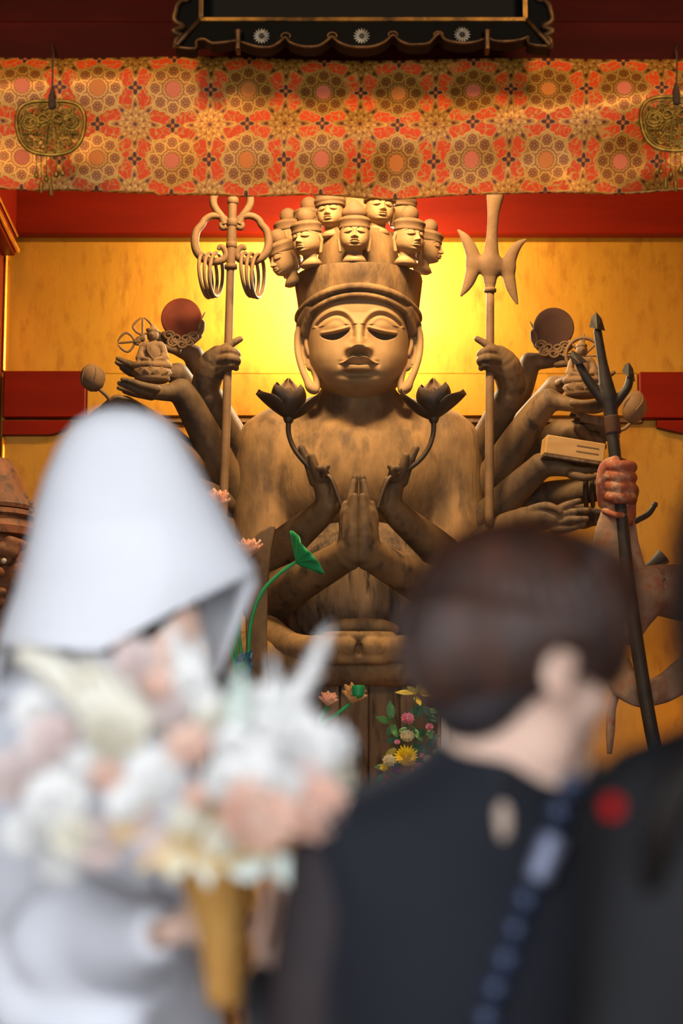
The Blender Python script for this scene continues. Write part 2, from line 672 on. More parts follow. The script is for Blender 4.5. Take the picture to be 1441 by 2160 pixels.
# unseen walls round the entrance, shaped to limit the daylight reaching the altar
wl('wall_daylight_stop_left', (-5, -1.2, 0), (-3.3, -1.05, 5.6), HALLWOOD, 'unseen dark entrance wall limiting the daylight, left side')
wl('wall_daylight_stop_right', (3.3, -1.2, 0), (5, -1.05, 5.6), HALLWOOD, 'unseen dark entrance wall limiting the daylight, right side')
wl('wall_daylight_stop_top', (-3.3, -1.2, 3.5), (3.3, -1.05, 5.6), HALLWOOD, 'unseen dark wall above the entrance, limiting the daylight')
wb = wl('wall_back', (XL - 0.25, YB, 0.0), (XR + 0.2, YB + 0.1, 5.6), GOLD, 'gold leaf wall behind the large statue')
wsl = wl('wall_recess_left', (XL - 0.25, 10.25, 0.0), (XL - 0.10, YB, 5.6), GOLD, 'gold leaf side wall of the altar recess')
wl('wall_recess_right', (XR, 8.75, 0.0), (XR + 0.15, YB, 5.6), GOLD, 'gold leaf far side wall of the altar recess')
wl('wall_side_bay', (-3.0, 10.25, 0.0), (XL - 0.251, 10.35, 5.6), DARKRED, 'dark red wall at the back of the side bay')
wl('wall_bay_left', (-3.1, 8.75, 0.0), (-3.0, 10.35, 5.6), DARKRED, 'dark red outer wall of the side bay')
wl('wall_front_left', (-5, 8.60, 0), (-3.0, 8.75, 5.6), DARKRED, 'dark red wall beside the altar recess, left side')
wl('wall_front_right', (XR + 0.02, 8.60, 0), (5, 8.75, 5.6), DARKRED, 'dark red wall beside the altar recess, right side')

# red lintel across the top of the gold wall
z0, z1 = W(720, 493, YB - .08)[2], W(720, 340, YB - .08)[2]
ln = wl('trim_1', (XL - 0.09, YB - 0.09, z0), (XR, YB - 0.005, z1), RED, 'long red lacquered beam along the top of the gold wall')
# gold wall above the lintel stays hidden; the rail below it in the middle of the wall: red ends, gold middle
za, zb = W(720, 886, YB)[2], W(720, 788, YB)[2]
xa, xb = W(181, 840, YB - .05)[0], W(1349, 840, YB - .05)[0]
wl('trim_2', (XL - 0.02, YB - 0.06, za), (xa, YB - 0.003, zb), RED, 'red end of the wall rail, left of the statue')
wl('trim_3', (xb, YB - 0.06, W(720, 888, YB)[2]), (XR, YB - 0.003, W(720, 790, YB)[2]), RED, 'red end of the wall rail, right of the statue')
wl('trim_4', (xa + 0.001, YB - 0.035, za + 0.01), (xb - 0.001, YB - 0.003, zb - 0.004), GOLD, 'gold leaf middle of the wall rail behind the statue')
wl('trim_5', (xa - 0.02, YB - 0.030, za - 0.022), (xb + 0.02, YB - 0.003, za + 0.002), BRONZE_EDGE, 'dark narrow batten under the gold rail')


def bracket(name, x0, x1, flip, label):
    zt, zb2 = za - 0.012, W(720, 921, YB)[2]
    n = 10
    poly = [(0, zt), (1, zt)]
    zmid = W(720, 905, YB)[2]
    for i in range(n + 1):
        t = i / n
        poly.append((1 - 0.34 * t, zmid + (zb2 - zmid) * math.sin(t * PI / 2)))
    poly.append((0, zb2))
    pl = [((x0 + (x1 - x0) * u), z) for u, z in poly]
    if flip:
        pl = pl[::-1]
    v, f = slab_vf(pl, YB - 0.055, YB - 0.003)
    o = link(name, v, [q[::-1] for q in f], RED, None, False)
    st(o)
    o['label'] = label


bracket('trim_6', XL - 0.02, W(146, 900, YB - .05)[0], False, 'red curved bracket under the rail, left side')
bracket('trim_7', XR, W(1387, 900, YB - .05)[0], True, 'red curved bracket under the rail, right side')

# corner posts, gold beads and the side beam of the recess
pz0 = W(10, 786, YB)[2]
pz1 = W(10, 538, YB)[2]
wl('trim_8', (XL - 0.10, YB - 0.16, 0.0), (XL - 0.035, YB - 0.002, 4.6), RED, 'red corner post of the recess')
wl('trim_9', (XL - 0.034, YB - 0.03, pz0), (XL - 0.018, YB - 0.002, pz1 + 0.3), GOLD_TRIM, 'thin gold bead beside the corner post')
wl('trim_10', (XL - 0.03, YB - 0.028, 0.6), (XL - 0.012, YB - 0.002, W(20, 921, YB)[2]), GOLD_TRIM, 'thin gold bead below the red bracket')
bzl = W(45, 540, YB - 0.1)[2]
wl('trim_11', (XL - 0.13, 10.26, bzl), (XL + 0.03, YB - 0.10, bzl + 0.42), RED, 'red side beam running back to the gold wall')
wl('trim_12', (XL + 0.031, 10.26, bzl + 0.01), (XL + 0.05, YB - 0.10, bzl + 0.035), GOLD_TRIM, 'gold bead along the foot of the side beam')
wl('trim_13', (XL + 0.031, 10.26, bzl + 0.09), (XL + 0.042, YB - 0.10, bzl + 0.105), GOLD_TRIM, 'upper gold bead on the side beam')
wl('trim_14', (XL - 0.10, 10.26, za), (XL - 0.02, YB - 0.17, zb), RED, 'red rail along the side wall')

# dark red beams above the brocade
zc1 = W(720, 118, 8.55)[2]
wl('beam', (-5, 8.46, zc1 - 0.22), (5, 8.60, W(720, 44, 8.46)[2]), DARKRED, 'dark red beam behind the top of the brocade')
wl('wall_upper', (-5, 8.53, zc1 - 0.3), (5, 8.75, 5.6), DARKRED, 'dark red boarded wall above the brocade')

# ------------------------------------------------------------------ brocade material
brm, brt, brb = new_mat('orange_gold_brocade')
X.nt = brt
uvn = brt.nodes.new('ShaderNodeUVMap')
sep = brt.nodes.new('ShaderNodeSeparateXYZ')
brt.links.new(uvn.outputs[0], sep.inputs[0])
U, V = X(sep.outputs[0]), X(sep.outputs[1])
PB = 0.91
fx = (U + 0.5).frac() - 0.5
fy = ((V / PB + 0.5).frac() - 0.5) * PB
gx = U.frac() - 0.5
gy = ((V / PB).frac() - 0.5) * PB
nzn = brt.nodes.new('ShaderNodeTexNoise')
nzn.inputs['Scale'].default_value = 9.0
nzn.inputs['Detail'].default_value = 1.0
brt.links.new(uvn.outputs[0], nzn.inputs['Vector'])
nv = X(nzn.outputs['Fac'])
nzn2 = brt.nodes.new('ShaderNodeTexNoise')
nzn2.inputs['Scale'].default_value = 6.0
nzn2.inputs['Detail'].default_value = 0.5
brt.links.new(uvn.outputs[0], nzn2.inputs['Vector'])
nv2 = X(nzn2.outputs['Fac'])
weave = brt.nodes.new('ShaderNodeTexNoise')
weave.inputs['Scale'].default_value = 40.0
brt.links.new(uvn.outputs[0], weave.inputs['Vector'])
wv = X(weave.outputs['Fac'])

ORANGE, ORANGE2 = rgb(238, 80, 8), rgb(224, 62, 8)
OCHRE, BEIGE, DARKP, PINK, CENT, BROWNL = rgb(170, 104, 28), rgb(206, 152, 68), rgb(92, 40, 34), rgb(230, 112, 80), rgb(224, 122, 44), rgb(140, 68, 22)
col = xmix(wv, ORANGE2, ORANGE)
# scrolling tendrils on the ground
curl = (nv - 0.5).abs().lt(0.018, 0.006)
curl = xmax(curl, (nv2 - 0.5).abs().lt(0.016, 0.006))
col = xmix(curl * 0.85, col, BEIGE)
goldm = curl * 0.5
# leaf flowers between the medallions
rg, tg = xsqrt(gx * gx + gy * gy), xatan(gy, gx)
lobe = (tg * 4.0).cos().abs()
env = 0.14 + 0.185 * lobe * lobe + 0.045 * (tg * 8.0).cos().abs()
s = rg / env
leaf = s.lt(1.0, 0.04)
col = xmix(leaf, col, BEIGE)
col = xmix(s.lt(0.88, 0.04), col, OCHRE)
l2 = (tg * 8.0 + 0.4).cos().abs()
s2 = rg / (0.10 + 0.10 * l2)
col = xmix((s2 - 1.0).abs().lt(0.10, 0.05), col, BEIGE)
s3 = rg / (0.05 + 0.06 * (tg * 4.0 + 0.5).cos().abs())
col = xmix((s3 - 1.0).abs().lt(0.16, 0.06), col, BEIGE)
col = xmix((s - 0.66).abs().lt(0.07, 0.03) * lobe.lt(0.6, 0.2), col, BROWNL)
col = xmix(rg.lt(0.026, 0.008), col, DARKP)
# dark seeds at the leaf tips
tfold = ((tg * (4 / PI) + 0.5).frac() - 0.5) * (PI / 4)
sx_, sy_ = rg * tfold.cos() - 0.245, rg * tfold.sin()
seed = xsqrt(sx_ * sx_ * 0.35 + sy_ * sy_).lt(0.018, 0.006)
col = xmix(seed, col, DARKP)
goldm = xmax(goldm, leaf)
# large round flowers
r, th = xsqrt(fx * fx + fy * fy), xatan(fy, fx)
tf = ((th * (4 / PI) + 0.5).frac() - 0.5) * (PI / 4)
sc1 = (th * 8.0).cos()
Rm = 0.338 + 0.020 * sc1 + 0.008 * (th * 24.0).cos()
inm = (r - Rm).lt(0.0, 0.006)
col = xmix(inm, col, BEIGE)
col = xmix((r - Rm).lt(-0.022, 0.006), col, OCHRE)
qx_, qy_ = r * tf.cos() - 0.238, r * tf.sin()
rp, tp = xsqrt(qx_ * qx_ + qy_ * qy_), xatan(qy_, qx_)
col = xmix((rp - (0.079 + 0.006 * (tp * 7.0).cos())).abs().lt(0.009, 0.004), col, BEIGE)
col = xmix((rp - 0.055).abs().lt(0.006, 0.004), col, BROWNL)
dots = (rp - 0.026).abs().lt(0.011, 0.004) * (tp * 5.0).cos().abs().lt(1.1, 0.01) * (1.0 - (tp * 2.5).cos().abs().lt(0.55, 0.1))
col = xmix(dots, col, DARKP)
col = xmix((r - (0.140 + 0.010 * (th * 16.0).cos())).abs().lt(0.007, 0.003), col, BROWNL)
col = xmix((r - (0.125 + 0.008 * (th * 16.0).cos())).abs().lt(0.006, 0.003), col, BEIGE)
par = ((U + 0.5).floor() * 0.5).frac() * 2.0
disc = xmix(par, PINK, CENT)
disc = xmix((1.0 - (th * 8.0).cos().abs().lt(0.9, 0.1)) * 0.4, disc, BEIGE)
dm = (r - (0.100 + 0.006 * (th * 12.0).cos())).lt(0.0, 0.005)
col = xmix(dm, col, disc)
goldm = xmax(goldm, inm) * (1.0 - dm)


# dark four-petal flowers on the half steps
def quat(ax_, ay_, col, goldm):
    rq, tq = xsqrt(ax_ * ax_ + ay_ * ay_), xatan(ay_, ax_)
    e = 0.060 + 0.026 * (tq * 4.0).cos()
    col = xmix((rq - e).lt(0.022, 0.005), col, BEIGE)
    m = (rq - e).lt(0.006, 0.005)
    col = xmix(m, col, DARKP)
    col = xmix(rq.lt(0.022, 0.006), col, CENT)
    col = xmix((tq * 2.0 + PI / 2).sin().abs().lt(0.25, 0.1) * m * rq.lt(0.06, 0.01), col, OCHRE)
    return col, goldm


col, goldm = quat(gx, fy, col, goldm)
col, goldm = quat(fx, gy, col, goldm)
brt.links.new(col.s, brb.inputs['Base Color'])
brt.links.new((goldm * 0.3).s, brb.inputs['Metallic'])
brt.links.new((0.62 - goldm * 0.2).s, brb.inputs['Roughness'])
brb.inputs['Specular IOR Level'].default_value = 0.35
bpn = brt.nodes.new('ShaderNodeBump')
bpn.inputs['Strength'].default_value = 0.35
bpn.inputs['Distance'].default_value = 0.004
brt.links.new((goldm + wv * 0.4).s, bpn.inputs['Height'])
brt.links.new(bpn.outputs[0], brb.inputs['Normal'])

# ------------------------------------------------------------------ brocade valance
YC = 8.25
nu, nvv = 260, 60
px0, px1 = -260, 1700
verts, uvs = [], []
for j in range(nvv):
    t = j / (nvv - 1)
    for i in range(nu):
        u = i / (nu - 1)
        px = px0 + (px1 - px0) * u
        # upper edge hangs a little in the middle, lower edge nearly straight
        sag = 6 * math.sin((px - 100) / 1250 * PI) if 0 < px < 1441 else 0
        top = 121 + 5 * math.sin((px - 60) / 1320 * PI) + 3 * math.sin(px / 97.0)
        bot = 404 + 9 * math.sin(max(0, min(1, (px + 40) / 1500)) * PI) + 2.0 * math.sin(px / 61.0) - (4 if px < 330 else 0)
        py = top + (bot - top) * t
        bul = 0.030 * math.sin(t * PI * 2.0 + 0.35 * math.sin(px / 170)) * (0.6 + 0.4 * math.sin(px / 230 + 1))
        bul += 0.016 * math.sin(px / 88 + 1.7 * t) * t + 0.010 * math.sin(px / 41 + 4 * t) * t
        bul += 0.014 * math.sin(t * 9 + px / 320)
        y = YC - bul - 0.05 * math.sin(t * PI)
        p = W(px, py, YC)
        verts.append((p[0], y, p[2]))
        uvs.append(((px - 50 + 8 * t - 4) / 157.6, (196 - (121 + 288 * t)) / 157.6))
faces = [(j * nu + i, (j + 1) * nu + i, (j + 1) * nu + i + 1, j * nu + i + 1) for j in range(nvv - 1) for i in range(nu - 1)]
val = link('brocade_valance', verts, faces, brm, None, True)
ul = val.data.uv_layers.new(name='UVMap')
li = np.zeros(len(val.data.loops), dtype=np.int32)
val.data.loops.foreach_get('vertex_index', li)
ul.data.foreach_set('uv', np.array(uvs)[li].astype(np.float32).ravel())
sm = val.modifiers.new('thickness', 'SOLIDIFY')
sm.thickness = 0.006
sm.offset = -1
tag(val, 'long orange and gold flowered brocade valance hanging above the statue', 'valance')

# ------------------------------------------------------------------ black name plaque above the brocade
YP = 7.98
pt = thing('hanging_plaque', W(763, 100, YP), 'black lacquered hanging plaque with scalloped gilt frame and silver crests', 'plaque')


def PW(px, py, dy=0.0):
    p = W(px, py, YP)
    return (p[0], p[2])


field = [PW(425, 45), PW(1107, 42), PW(1107, -330), PW(425, -330)]
v, f = slab_vf(field[::-1], YP + 0.055, YP + 0.09)
link('field', v, f, BLACK, pt, False)
# scalloped lower border
sc_pts = []
edge = [(372, 113), (414, 117), (416, 99), (432, 94), (450, 104), (480, 101), (500, 98), (515, 103), (540, 112), (557, 114), (575, 112), (592, 100),
        (603, 90), (612, 102), (635, 111), (655, 113), (676, 109), (692, 96), (701, 88), (712, 100), (735, 111), (763, 114),
        (790, 111), (812, 100), (829, 84), (842, 98), (862, 107), (885, 107), (905, 103), (925, 80), (938, 96), (960, 102), (980, 104),
        (1005, 100), (1025, 92), (1040, 98), (1060, 100), (1085, 98), (1106, 92), (1112, 88), (1114, 106), (1158, 112)]
low = spline([(PW(*e)[0], 0, PW(*e)[1]) for e in edge], 160)
poly = [(p[0], p[2]) for p in low] + [PW(1107, 42), PW(425, 45)]
v, f = slab_vf(poly, YP - 0.02, YP + 0.07)
# tilt the border outwards at its foot
v = np.array(v)
ztop = PW(763, 43)[1]
v[:, 1] -= np.clip((ztop - v[:, 2]) * 0.35, 0, 0.06)
link('lower_border', v, f, BLACK, pt, False)
lw = low.copy()
lw[:, 1] = YP - 0.024 - np.clip((ztop - lw[:, 2]) * 0.35, 0, 0.06)
v, f = tube_vf(lw, 0.0055, 8)
link('scalloped_edging', v, f, BRONZE_EDGE, pt)
for px_, pxi, sgn in ((372, 425, -1), (1160, 1107, 1)):
    e2 = [(px_, 113), (px_ - sgn * 2, 96), (px_ - sgn * 12, 86), (px_ + sgn * 4, 78), (px_ - sgn * 16, 66), (px_ - sgn * 4, 60), (px_ + sgn * 2, 52), (px_ - sgn * 1, 36),
          (px_ - sgn * 4, 24), (px_ - sgn * 14, 12), (px_ - sgn * 26, 8), (px_ - sgn * 14, -6), (px_ + sgn * 2, -20), (px_, -60), (px_ - sgn * 12, -120), (px_, -330)]
    sd = spline([(PW(*e)[0], 0, PW(*e)[1]) for e in e2], 90)
    poly = [(p[0], p[2]) for p in sd] + [PW(pxi, -330), PW(pxi, 44)]
    if sgn < 0:
        poly = poly[::-1]
    v, f = slab_vf(poly[::-1], YP - 0.02, YP + 0.07)
    v = np.array(v)
    xin = PW(pxi, 43)[0]
    v[:, 1] -= np.clip(np.abs(v[:, 0] - xin) * 0.35, 0, 0.04)
    link('side_border', v, f, BLACK, pt, False)
    sd2 = sd.copy()
    sd2[:, 1] = YP - 0.026 - np.clip(np.abs(sd2[:, 0] - xin) * 0.35, 0, 0.04)
    v, f = tube_vf(sd2, 0.010, 8)
    link('side_edging', v, f, BRONZE_EDGE, pt)
    a, b_ = PW(pxi, 44), PW(px_ - sgn * 3, 112)
    v, f = tube_vf([(a[0], YP - 0.022, a[1]), (b_[0], YP - 0.075, b_[1])], 0.009, 6)
    link('mitre_strip', v, f, BRONZE_EDGE, pt)
    c_ = PW(pxi, -330)
    v, f = box_vf((a[0] - 0.008, YP - 0.03, a[1]), (a[0] + 0.008, YP + 0.0, c_[1]))
    link('gilt_strip', v, f, GILT_STRIP, pt, False)
a, b_ = PW(425, 47), PW(1107, 44)
v, f = box_vf((a[0] - 0.008, YP - 0.032, a[1] - 0.009), (b_[0] + 0.008, YP - 0.0, a[1] + 0.009), 0.003)
link('gilt_strip', v, f, GILT_STRIP, pt, False)
for cx_ in (603, 701, 829, 925):
    cy_ = {603: 76, 701: 75, 829: 73, 925: 73}[cx_]
    c0 = W(cx_, cy_, YP - 0.045)
    ring = [(c0[0] + 0.013 * math.cos(a) * 1.2, c0[1], c0[2] + 0.011 * math.sin(a)) for a in np.linspace(-0.9, PI + 0.9, 14)]
    v, f = tube_vf(ring, 0.0035, 6)
    link('eyelet', v, f, BRONZE_EDGE, pt)
for cx_ in (503, 1027):
    a, b_ = W(cx_, 68, YP - 0.05), W(cx_ + 1, 106, YP - 0.075)
    v, f = box_vf((a[0] - 0.008, b_[1] - 0.012, b_[2]), (a[0] + 0.008, a[1] + 0.03, a[2]), 0.003)
    link('strap', v, f, BRONZE_EDGE, pt, False)
    v, f = lathe_vf([(0.0, -0.014), (0.014, -0.006), (0.014, 0.006), (0.0, 0.012)], (a[0], a[1] - 0.004, a[2]), 12)
    link('boss', v, f, BRONZE_EDGE, pt)
for cx_, cy_ in ((552, 76), (763, 76), (975, 73)):
    c0 = W(cx_, cy_, YP - 0.055)
    core = MB().add(*lathe_vf([(0.0, -0.0045), (0.0045, -0.003), (0.0045, 0.004), (0.0, 0.006)], (0, 0, 0), 12))
    vv = np.array(core.v)
    vv = np.stack([vv[:, 0], -vv[:, 2], vv[:, 1]], 1) + c0
    crest = link('crest', vv, core.f, SILVER, pt)
    for i in range(16):
        a = 2 * PI * i / 16
        d = np.array([math.cos(a), 0, math.sin(a)])
        v, f = petal_vf(c0 + d * 0.007, d, (0, -1, 0), 0.023, 0.0085, 0.05, 0, 0.12, 0.1, 4, 5)
        link('petal', v, f, SILVER, crest)

# ------------------------------------------------------------------ bronze pendants (kept openwork)
def pendant(cx, cy, Y, label):
    root = thing('temple_pendant', W(cx, cy, Y), label, 'pendant', 'bronze pendants in front of the brocade')
    s = K(cy, Y)

    def Q(x, y, d=0.0):
        p = W(cx + x, cy + y, Y)
        return np.array([p[0], Y + d, p[2]])
    out = [(-12, -52), (-40, -50), (-62, -40), (-72, -18), (-70, 12), (-60, 38), (-38, 56), (0, 62), (38, 56), (60, 38), (70, 12), (72, -18),
           (62, -40), (40, -50), (12, -52)]
    rim = spline([Q(*o) for o in out], 60, True)
    v, f = tube_vf(rim, 4.2 * s, 8, True)
    link('rim', v, f, BRONZE, root)
    rim2 = spline([Q(o[0] * 0.9, o[1] * 0.9 + 1) for o in out], 60, True)
    v, f = tube_vf(rim2, 2.0 * s, 6, True)
    link('inner_rim', v, f, BRONZE, root)
    rnd = random.Random(5)
    mb = MB()
    for gx_ in range(-58, 59, 14):
        for gy_ in range(-42, 56, 13):
            x, y = gx_ + rnd.uniform(-4, 4), gy_ + rnd.uniform(-4, 4)
            if (x / 64) ** 2 + ((y - 4) / 50) ** 2 > 1:
                continue
            a0, r0, dr = rnd.uniform(0, 6.3), rnd.uniform(7, 10), rnd.choice((-1, 1))
            pts = [Q(x + r0 * (1 - t * 0.75) * math.cos(a0 + dr * t * 7), y + r0 * (1 - t * 0.75) * math.sin(a0 + dr * t * 7), -0.002 * math.sin(t * 9))
                   for t in np.linspace(0, 1, 16)]
            mb.add(*tube_vf(pts, np.linspace(2.6, 1.6, 16) * s, 5))
            a1 = rnd.uniform(0, 6.3)
            mb.add(*tube_vf([Q(x - 10 * math.cos(a1), y - 10 * math.sin(a1)), Q(x + 10 * math.cos(a1), y + 10 * math.sin(a1))], 1.8 * s, 5))
    link('openwork', mb.v, mb.f, BRONZE, root)
    for sx in (-1, 1):
        for rr, dd in ((18, 0.0), (12, -0.004)):
            pts = [Q(sx * 44 + rr * math.cos(a), -6 + rr * 0.9 * math.sin(a), dd) for a in np.linspace(0, 2 * PI, 24, endpoint=False)]
            v, f = tube_vf(pts, 2.4 * s, 6, True)
            link('disc_ring', v, f, BRONZE, root)
        mb = MB()
        for i in range(5):
            mb.add(*tube_vf([Q(sx * (30 + i * 6), 14, -0.006), Q(sx * (34 + i * 6), 20, -0.006)], 2.6 * s, 6))
        link('cloud_bar', mb.v, mb.f, BRONZE, root)
        loop = spline([Q(sx * 2, -10, -0.008), Q(sx * 14, -22, -0.01), Q(sx * 25, -16, -0.01), Q(sx * 22, -4, -0.01), Q(sx * 8, -8, -0.01), Q(sx * 2, -10, -0.008)], 30)
        v, f = tube_vf(loop, 1.8 * s, 6)
        link('bow_loop', v, f, BRONZE, root)
        tail = spline([Q(sx * 3, -8, -0.009), Q(sx * 9, 20, -0.009), Q(sx * 10, 58, -0.006)], 16)
        v, f = tube_vf(tail, 1.7 * s, 6)
        link('bow_tail', v, f, BRONZE, root)
    # cord with knot
    v, f = tube_vf(spline([Q(2, -62), Q(4, -100), Q(4, -135), Q(4, -158, 0.03), W(cx + 4, 98, 8.2), W(cx + 4, 92, 8.46)], 30), 2.0 * s, 6)
    link('cord', v, f, CORD, root)
    v, f = lathe_vf([(0.5 * s, 44 * s), (4 * s, 38 * s), (8 * s, 22 * s), (9 * s, 8 * s), (8 * s, -6 * s), (3 * s, -9 * s)], Q(3, -42), 12)
    link('knot', v, f, CORD, root)
    for x, ln_ in ((-30, 44), (-20, 66), (-9, 52), (1, 72), (12, 42), (26, 40)):
        v, f = tube_vf([Q(x, 60), Q(x, 60 + ln_ - 8)], 1.1 * s, 5)
        c = link('chain', v, f, BRONZE, root)
        pr = [(0.4 * s, 9 * s), (3 * s, 6 * s), (5 * s, 0), (5.4 * s, -5 * s), (2 * s, -7 * s)] if ln_ < 60 else \
             [(0.4 * s, 12 * s), (3.5 * s, 8 * s), (4.4 * s, -6 * s), (3 * s, -16 * s), (0.5 * s, -18 * s)]
        v, f = lathe_vf(pr, Q(x, 60 + ln_), 10)
        link('bell', v, f, BRONZE, c)
    return root


pendant(107, 265, 7.9, 'bronze openwork pendant at the left end of the brocade')
pendant(1424, 256, 7.9, 'bronze openwork pendant cut off by the right picture edge')

# ------------------------------------------------------------------ altar platform
ZTAB = float(W(757, 1692, 8.95)[2])      # altar table top
ZD = ZTAB - 0.06                          # dais top
pm = MB().add(*box_vf((XL - 0.02, 9.12, 0.0), (XR - 0.02, YB - 0.02, ZD), 0.01)).add(*box_vf((-2.4, 9.12, 0.0), (XL - 0.021, 10.24, ZD), 0.01))
plat = pm.build('altar_platform', RED, None, False)
tag(plat, 'red lacquered altar platform carrying the statues', 'platform', kind='structure')

# ------------------------------------------------------------------ the large statue
SX = 757.0
stat = thing('buddhist_statue', (W(SX, 1690, 10.0)[0], 10.0, ZD),
             'large many-armed wooden seated statue with a crown of small heads', 'statue')
YH = 10.06           # axis of the head
KH = K(740, 9.85)    # metres per photo pixel at the face
HC = W(SX, 746, YH - 0.22)
HC = np.array([HC[0], YH, HC[2]])

_wz = np.array([-86, -78, -72, -67, -57, -43, -25, 5, 50, 100, 130, 160, 185], float)
_ww = np.array([24, 34, 44, 54, 71, 86, 99, 108, 110.5, 108, 104, 95, 70], float)
_wd = np.array([30, 54, 72, 86, 100, 107, 111, 113, 113, 111, 106, 95, 70], float)


def smooth_interp(z, xs, ys):
    # cosine-free smooth interpolation: average of shifted linear ones
    return sum(np.interp(z + o, xs, ys) for o in (-9, -4.5, 0, 4.5, 9)) / 5


def sstep(a, b, x):
    t = np.clip((x - a) / (b - a), 0, 1)
    return t * t * (3 - 2 * t)


def polydist(x, z, pts):
    d = np.full(x.shape, 1e9)
    for (x0, z0), (x1, z1) in zip(pts[:-1], pts[1:]):
        dx, dz = x1 - x0, z1 - z0
        t = np.clip(((x - x0) * dx + (z - z0) * dz) / (dx * dx + dz * dz), 0, 1)
        d = np.minimum(d, np.hypot(x - x0 - t * dx, z - z0 - t * dz))
    return d


BROW = [(p[0], p[2]) for p in spline([(88, 0, 74), (72, 0, 86), (52, 0, 93), (34, 0, 90), (20, 0, 77), (13, 0, 60), (12, 0, 44)], 36)]


def face_height(x, z):
    ax = np.abs(x)
    G = lambda cx, cz, sx, sz: np.exp(-((ax - cx) / sx) ** 2 - ((z - cz) / sz) ** 2)
    h = np.zeros_like(x)
    # brow line: forehead stands proud of the socket
    d = polydist(ax, z, BROW)
    h -= 6.0 * np.exp(-(d / 4.2) ** 2)
    h += 2.5 * np.exp(-((d - 8) / 5.0) ** 2) * (z > 70)
    # socket and the swelling lid
    h -= 7 * G(46, 64, 36, 26)
    h += 13 * G(47, 66, 27, 17)
    # eye slit
    t = np.clip((ax - 18) / 64, 0, 1)
    inside = sstep(16, 22, ax) * (1 - sstep(78, 84, ax))
    zu = 61 - 9 * t - 4 * np.sin(PI * t)
    zl = zu - 12.5 * np.sin(PI * np.clip(t * 0.97 + 0.02, 0, 1)) ** 0.8
    m = sstep(-1.6, 1.6, zu - z) * sstep(-4.0, 3.0, z - zl) * inside
    h -= 13 * m * np.sin(PI * np.clip(t * 0.96 + 0.02, 0, 1)) ** 0.5
    h += 4.0 * np.exp(-((z - zu - 4) / 3.5) ** 2) * inside
    # nose
    H = np.interp(z, [-2, 4, 9, 14, 20, 28, 45, 62, 80, 96], [0, 3, 14, 29, 38, 37, 25, 14, 6, 0])
    wn = np.interp(z, [0, 15, 24, 40, 60, 80], [19, 18, 15.5, 12, 12, 18])
    h += H * np.exp(-(ax / wn) ** 2.4)
    h += 15 * G(19.5, 17, 8, 8.5)
    h -= 9 * G(11, 5, 6, 4)
    h -= 3 * np.exp(-((z - 1) / 5.0) ** 2) * np.exp(-(ax / 26) ** 2)
    # mouth
    env = np.exp(-(ax / 35.0) ** 6)
    zt = -1.5 - 3.0 * np.exp(-(ax / 5.0) ** 2) - 11.5 * sstep(11, 35, ax)
    zm = -17.0 + 1.5 * np.exp(-(ax / 9.0) ** 2) * -1 + 2.0 * sstep(20, 36, ax)
    up = np.where(z > zm, np.clip((z - zm) / np.maximum(zt - zm, 2.0), 0, 1.0), 0)
    up = np.where(z > zt, np.clip(1 - (z - zt) / 4.0, 0, 1), up)
    h += 21 * env * up
    lo_w = np.exp(-(ax / 27.0) ** 4)
    lip = np.where(z <= zm, sstep(0, 3.0, zm - z) * (1 - sstep(11.0, 16.0, zm - z)), 0)
    h += 15 * lo_w * lip
    h -= 9 * np.exp(-((z + 37) / 6.0) ** 2) * np.exp(-(ax / 34) ** 2)
    h -= 3.5 * G(39, -14, 6, 7)
    h += 10 * np.exp(-((z + 30) / 34) ** 2) * np.exp(-(ax / 50) ** 2)   # muzzle
    h += 9 * np.exp(-((z + 56) / 14.0) ** 2) * np.exp(-(ax / 36) ** 2)    # chin
    h += 4 * G(62, 0, 34, 34)                                             # cheeks
    return h


def head_vf(cols, rows, nback=24, zmin=-90, zmax=184):
    a = np.concatenate([np.linspace(-PI / 2, PI / 2, cols), np.linspace(PI / 2, 3 * PI / 2, nback)[1:-1]])
    z = np.linspace(zmin, zmax, rows)
    A, Z = np.meshgrid(a, z)
    w, d = smooth_interp(Z, _wz, _ww), smooth_interp(Z, _wz, _wd)
    n = 2.35
    S, Cc = np.sin(A), np.cos(A)
    rr = (np.abs(S) ** n + np.abs(Cc) ** n) ** (-1 / n)
    x = w * S * rr
    y = -d * Cc * rr
    front = np.clip(Cc, 0, 1) ** 0.35
    y = y - face_height(x, Z) * front
    nc = len(a)
    v = np.stack([x.ravel(), y.ravel(), Z.ravel()], 1)
    f = []
    for j in range(rows - 1):
        for i in range(nc):
            k = (i + 1) % nc
            f.append((j * nc + i, j * nc + k, (j + 1) * nc + k, (j + 1) * nc + i))
    f.append(tuple(range(nc - 1, -1, -1)))
    f.append(tuple((rows - 1) * nc + i for i in range(nc)))
    return v, f


hv, hf = head_vf(250, 280)
# slight forward inclination of the head
Rx = rot('X', 4.0)
hv2 = (hv * np.array([1, 1, 1])) @ Rx.T * KH + HC
head = link('head', hv2, hf, WOOD_FACE, stat)
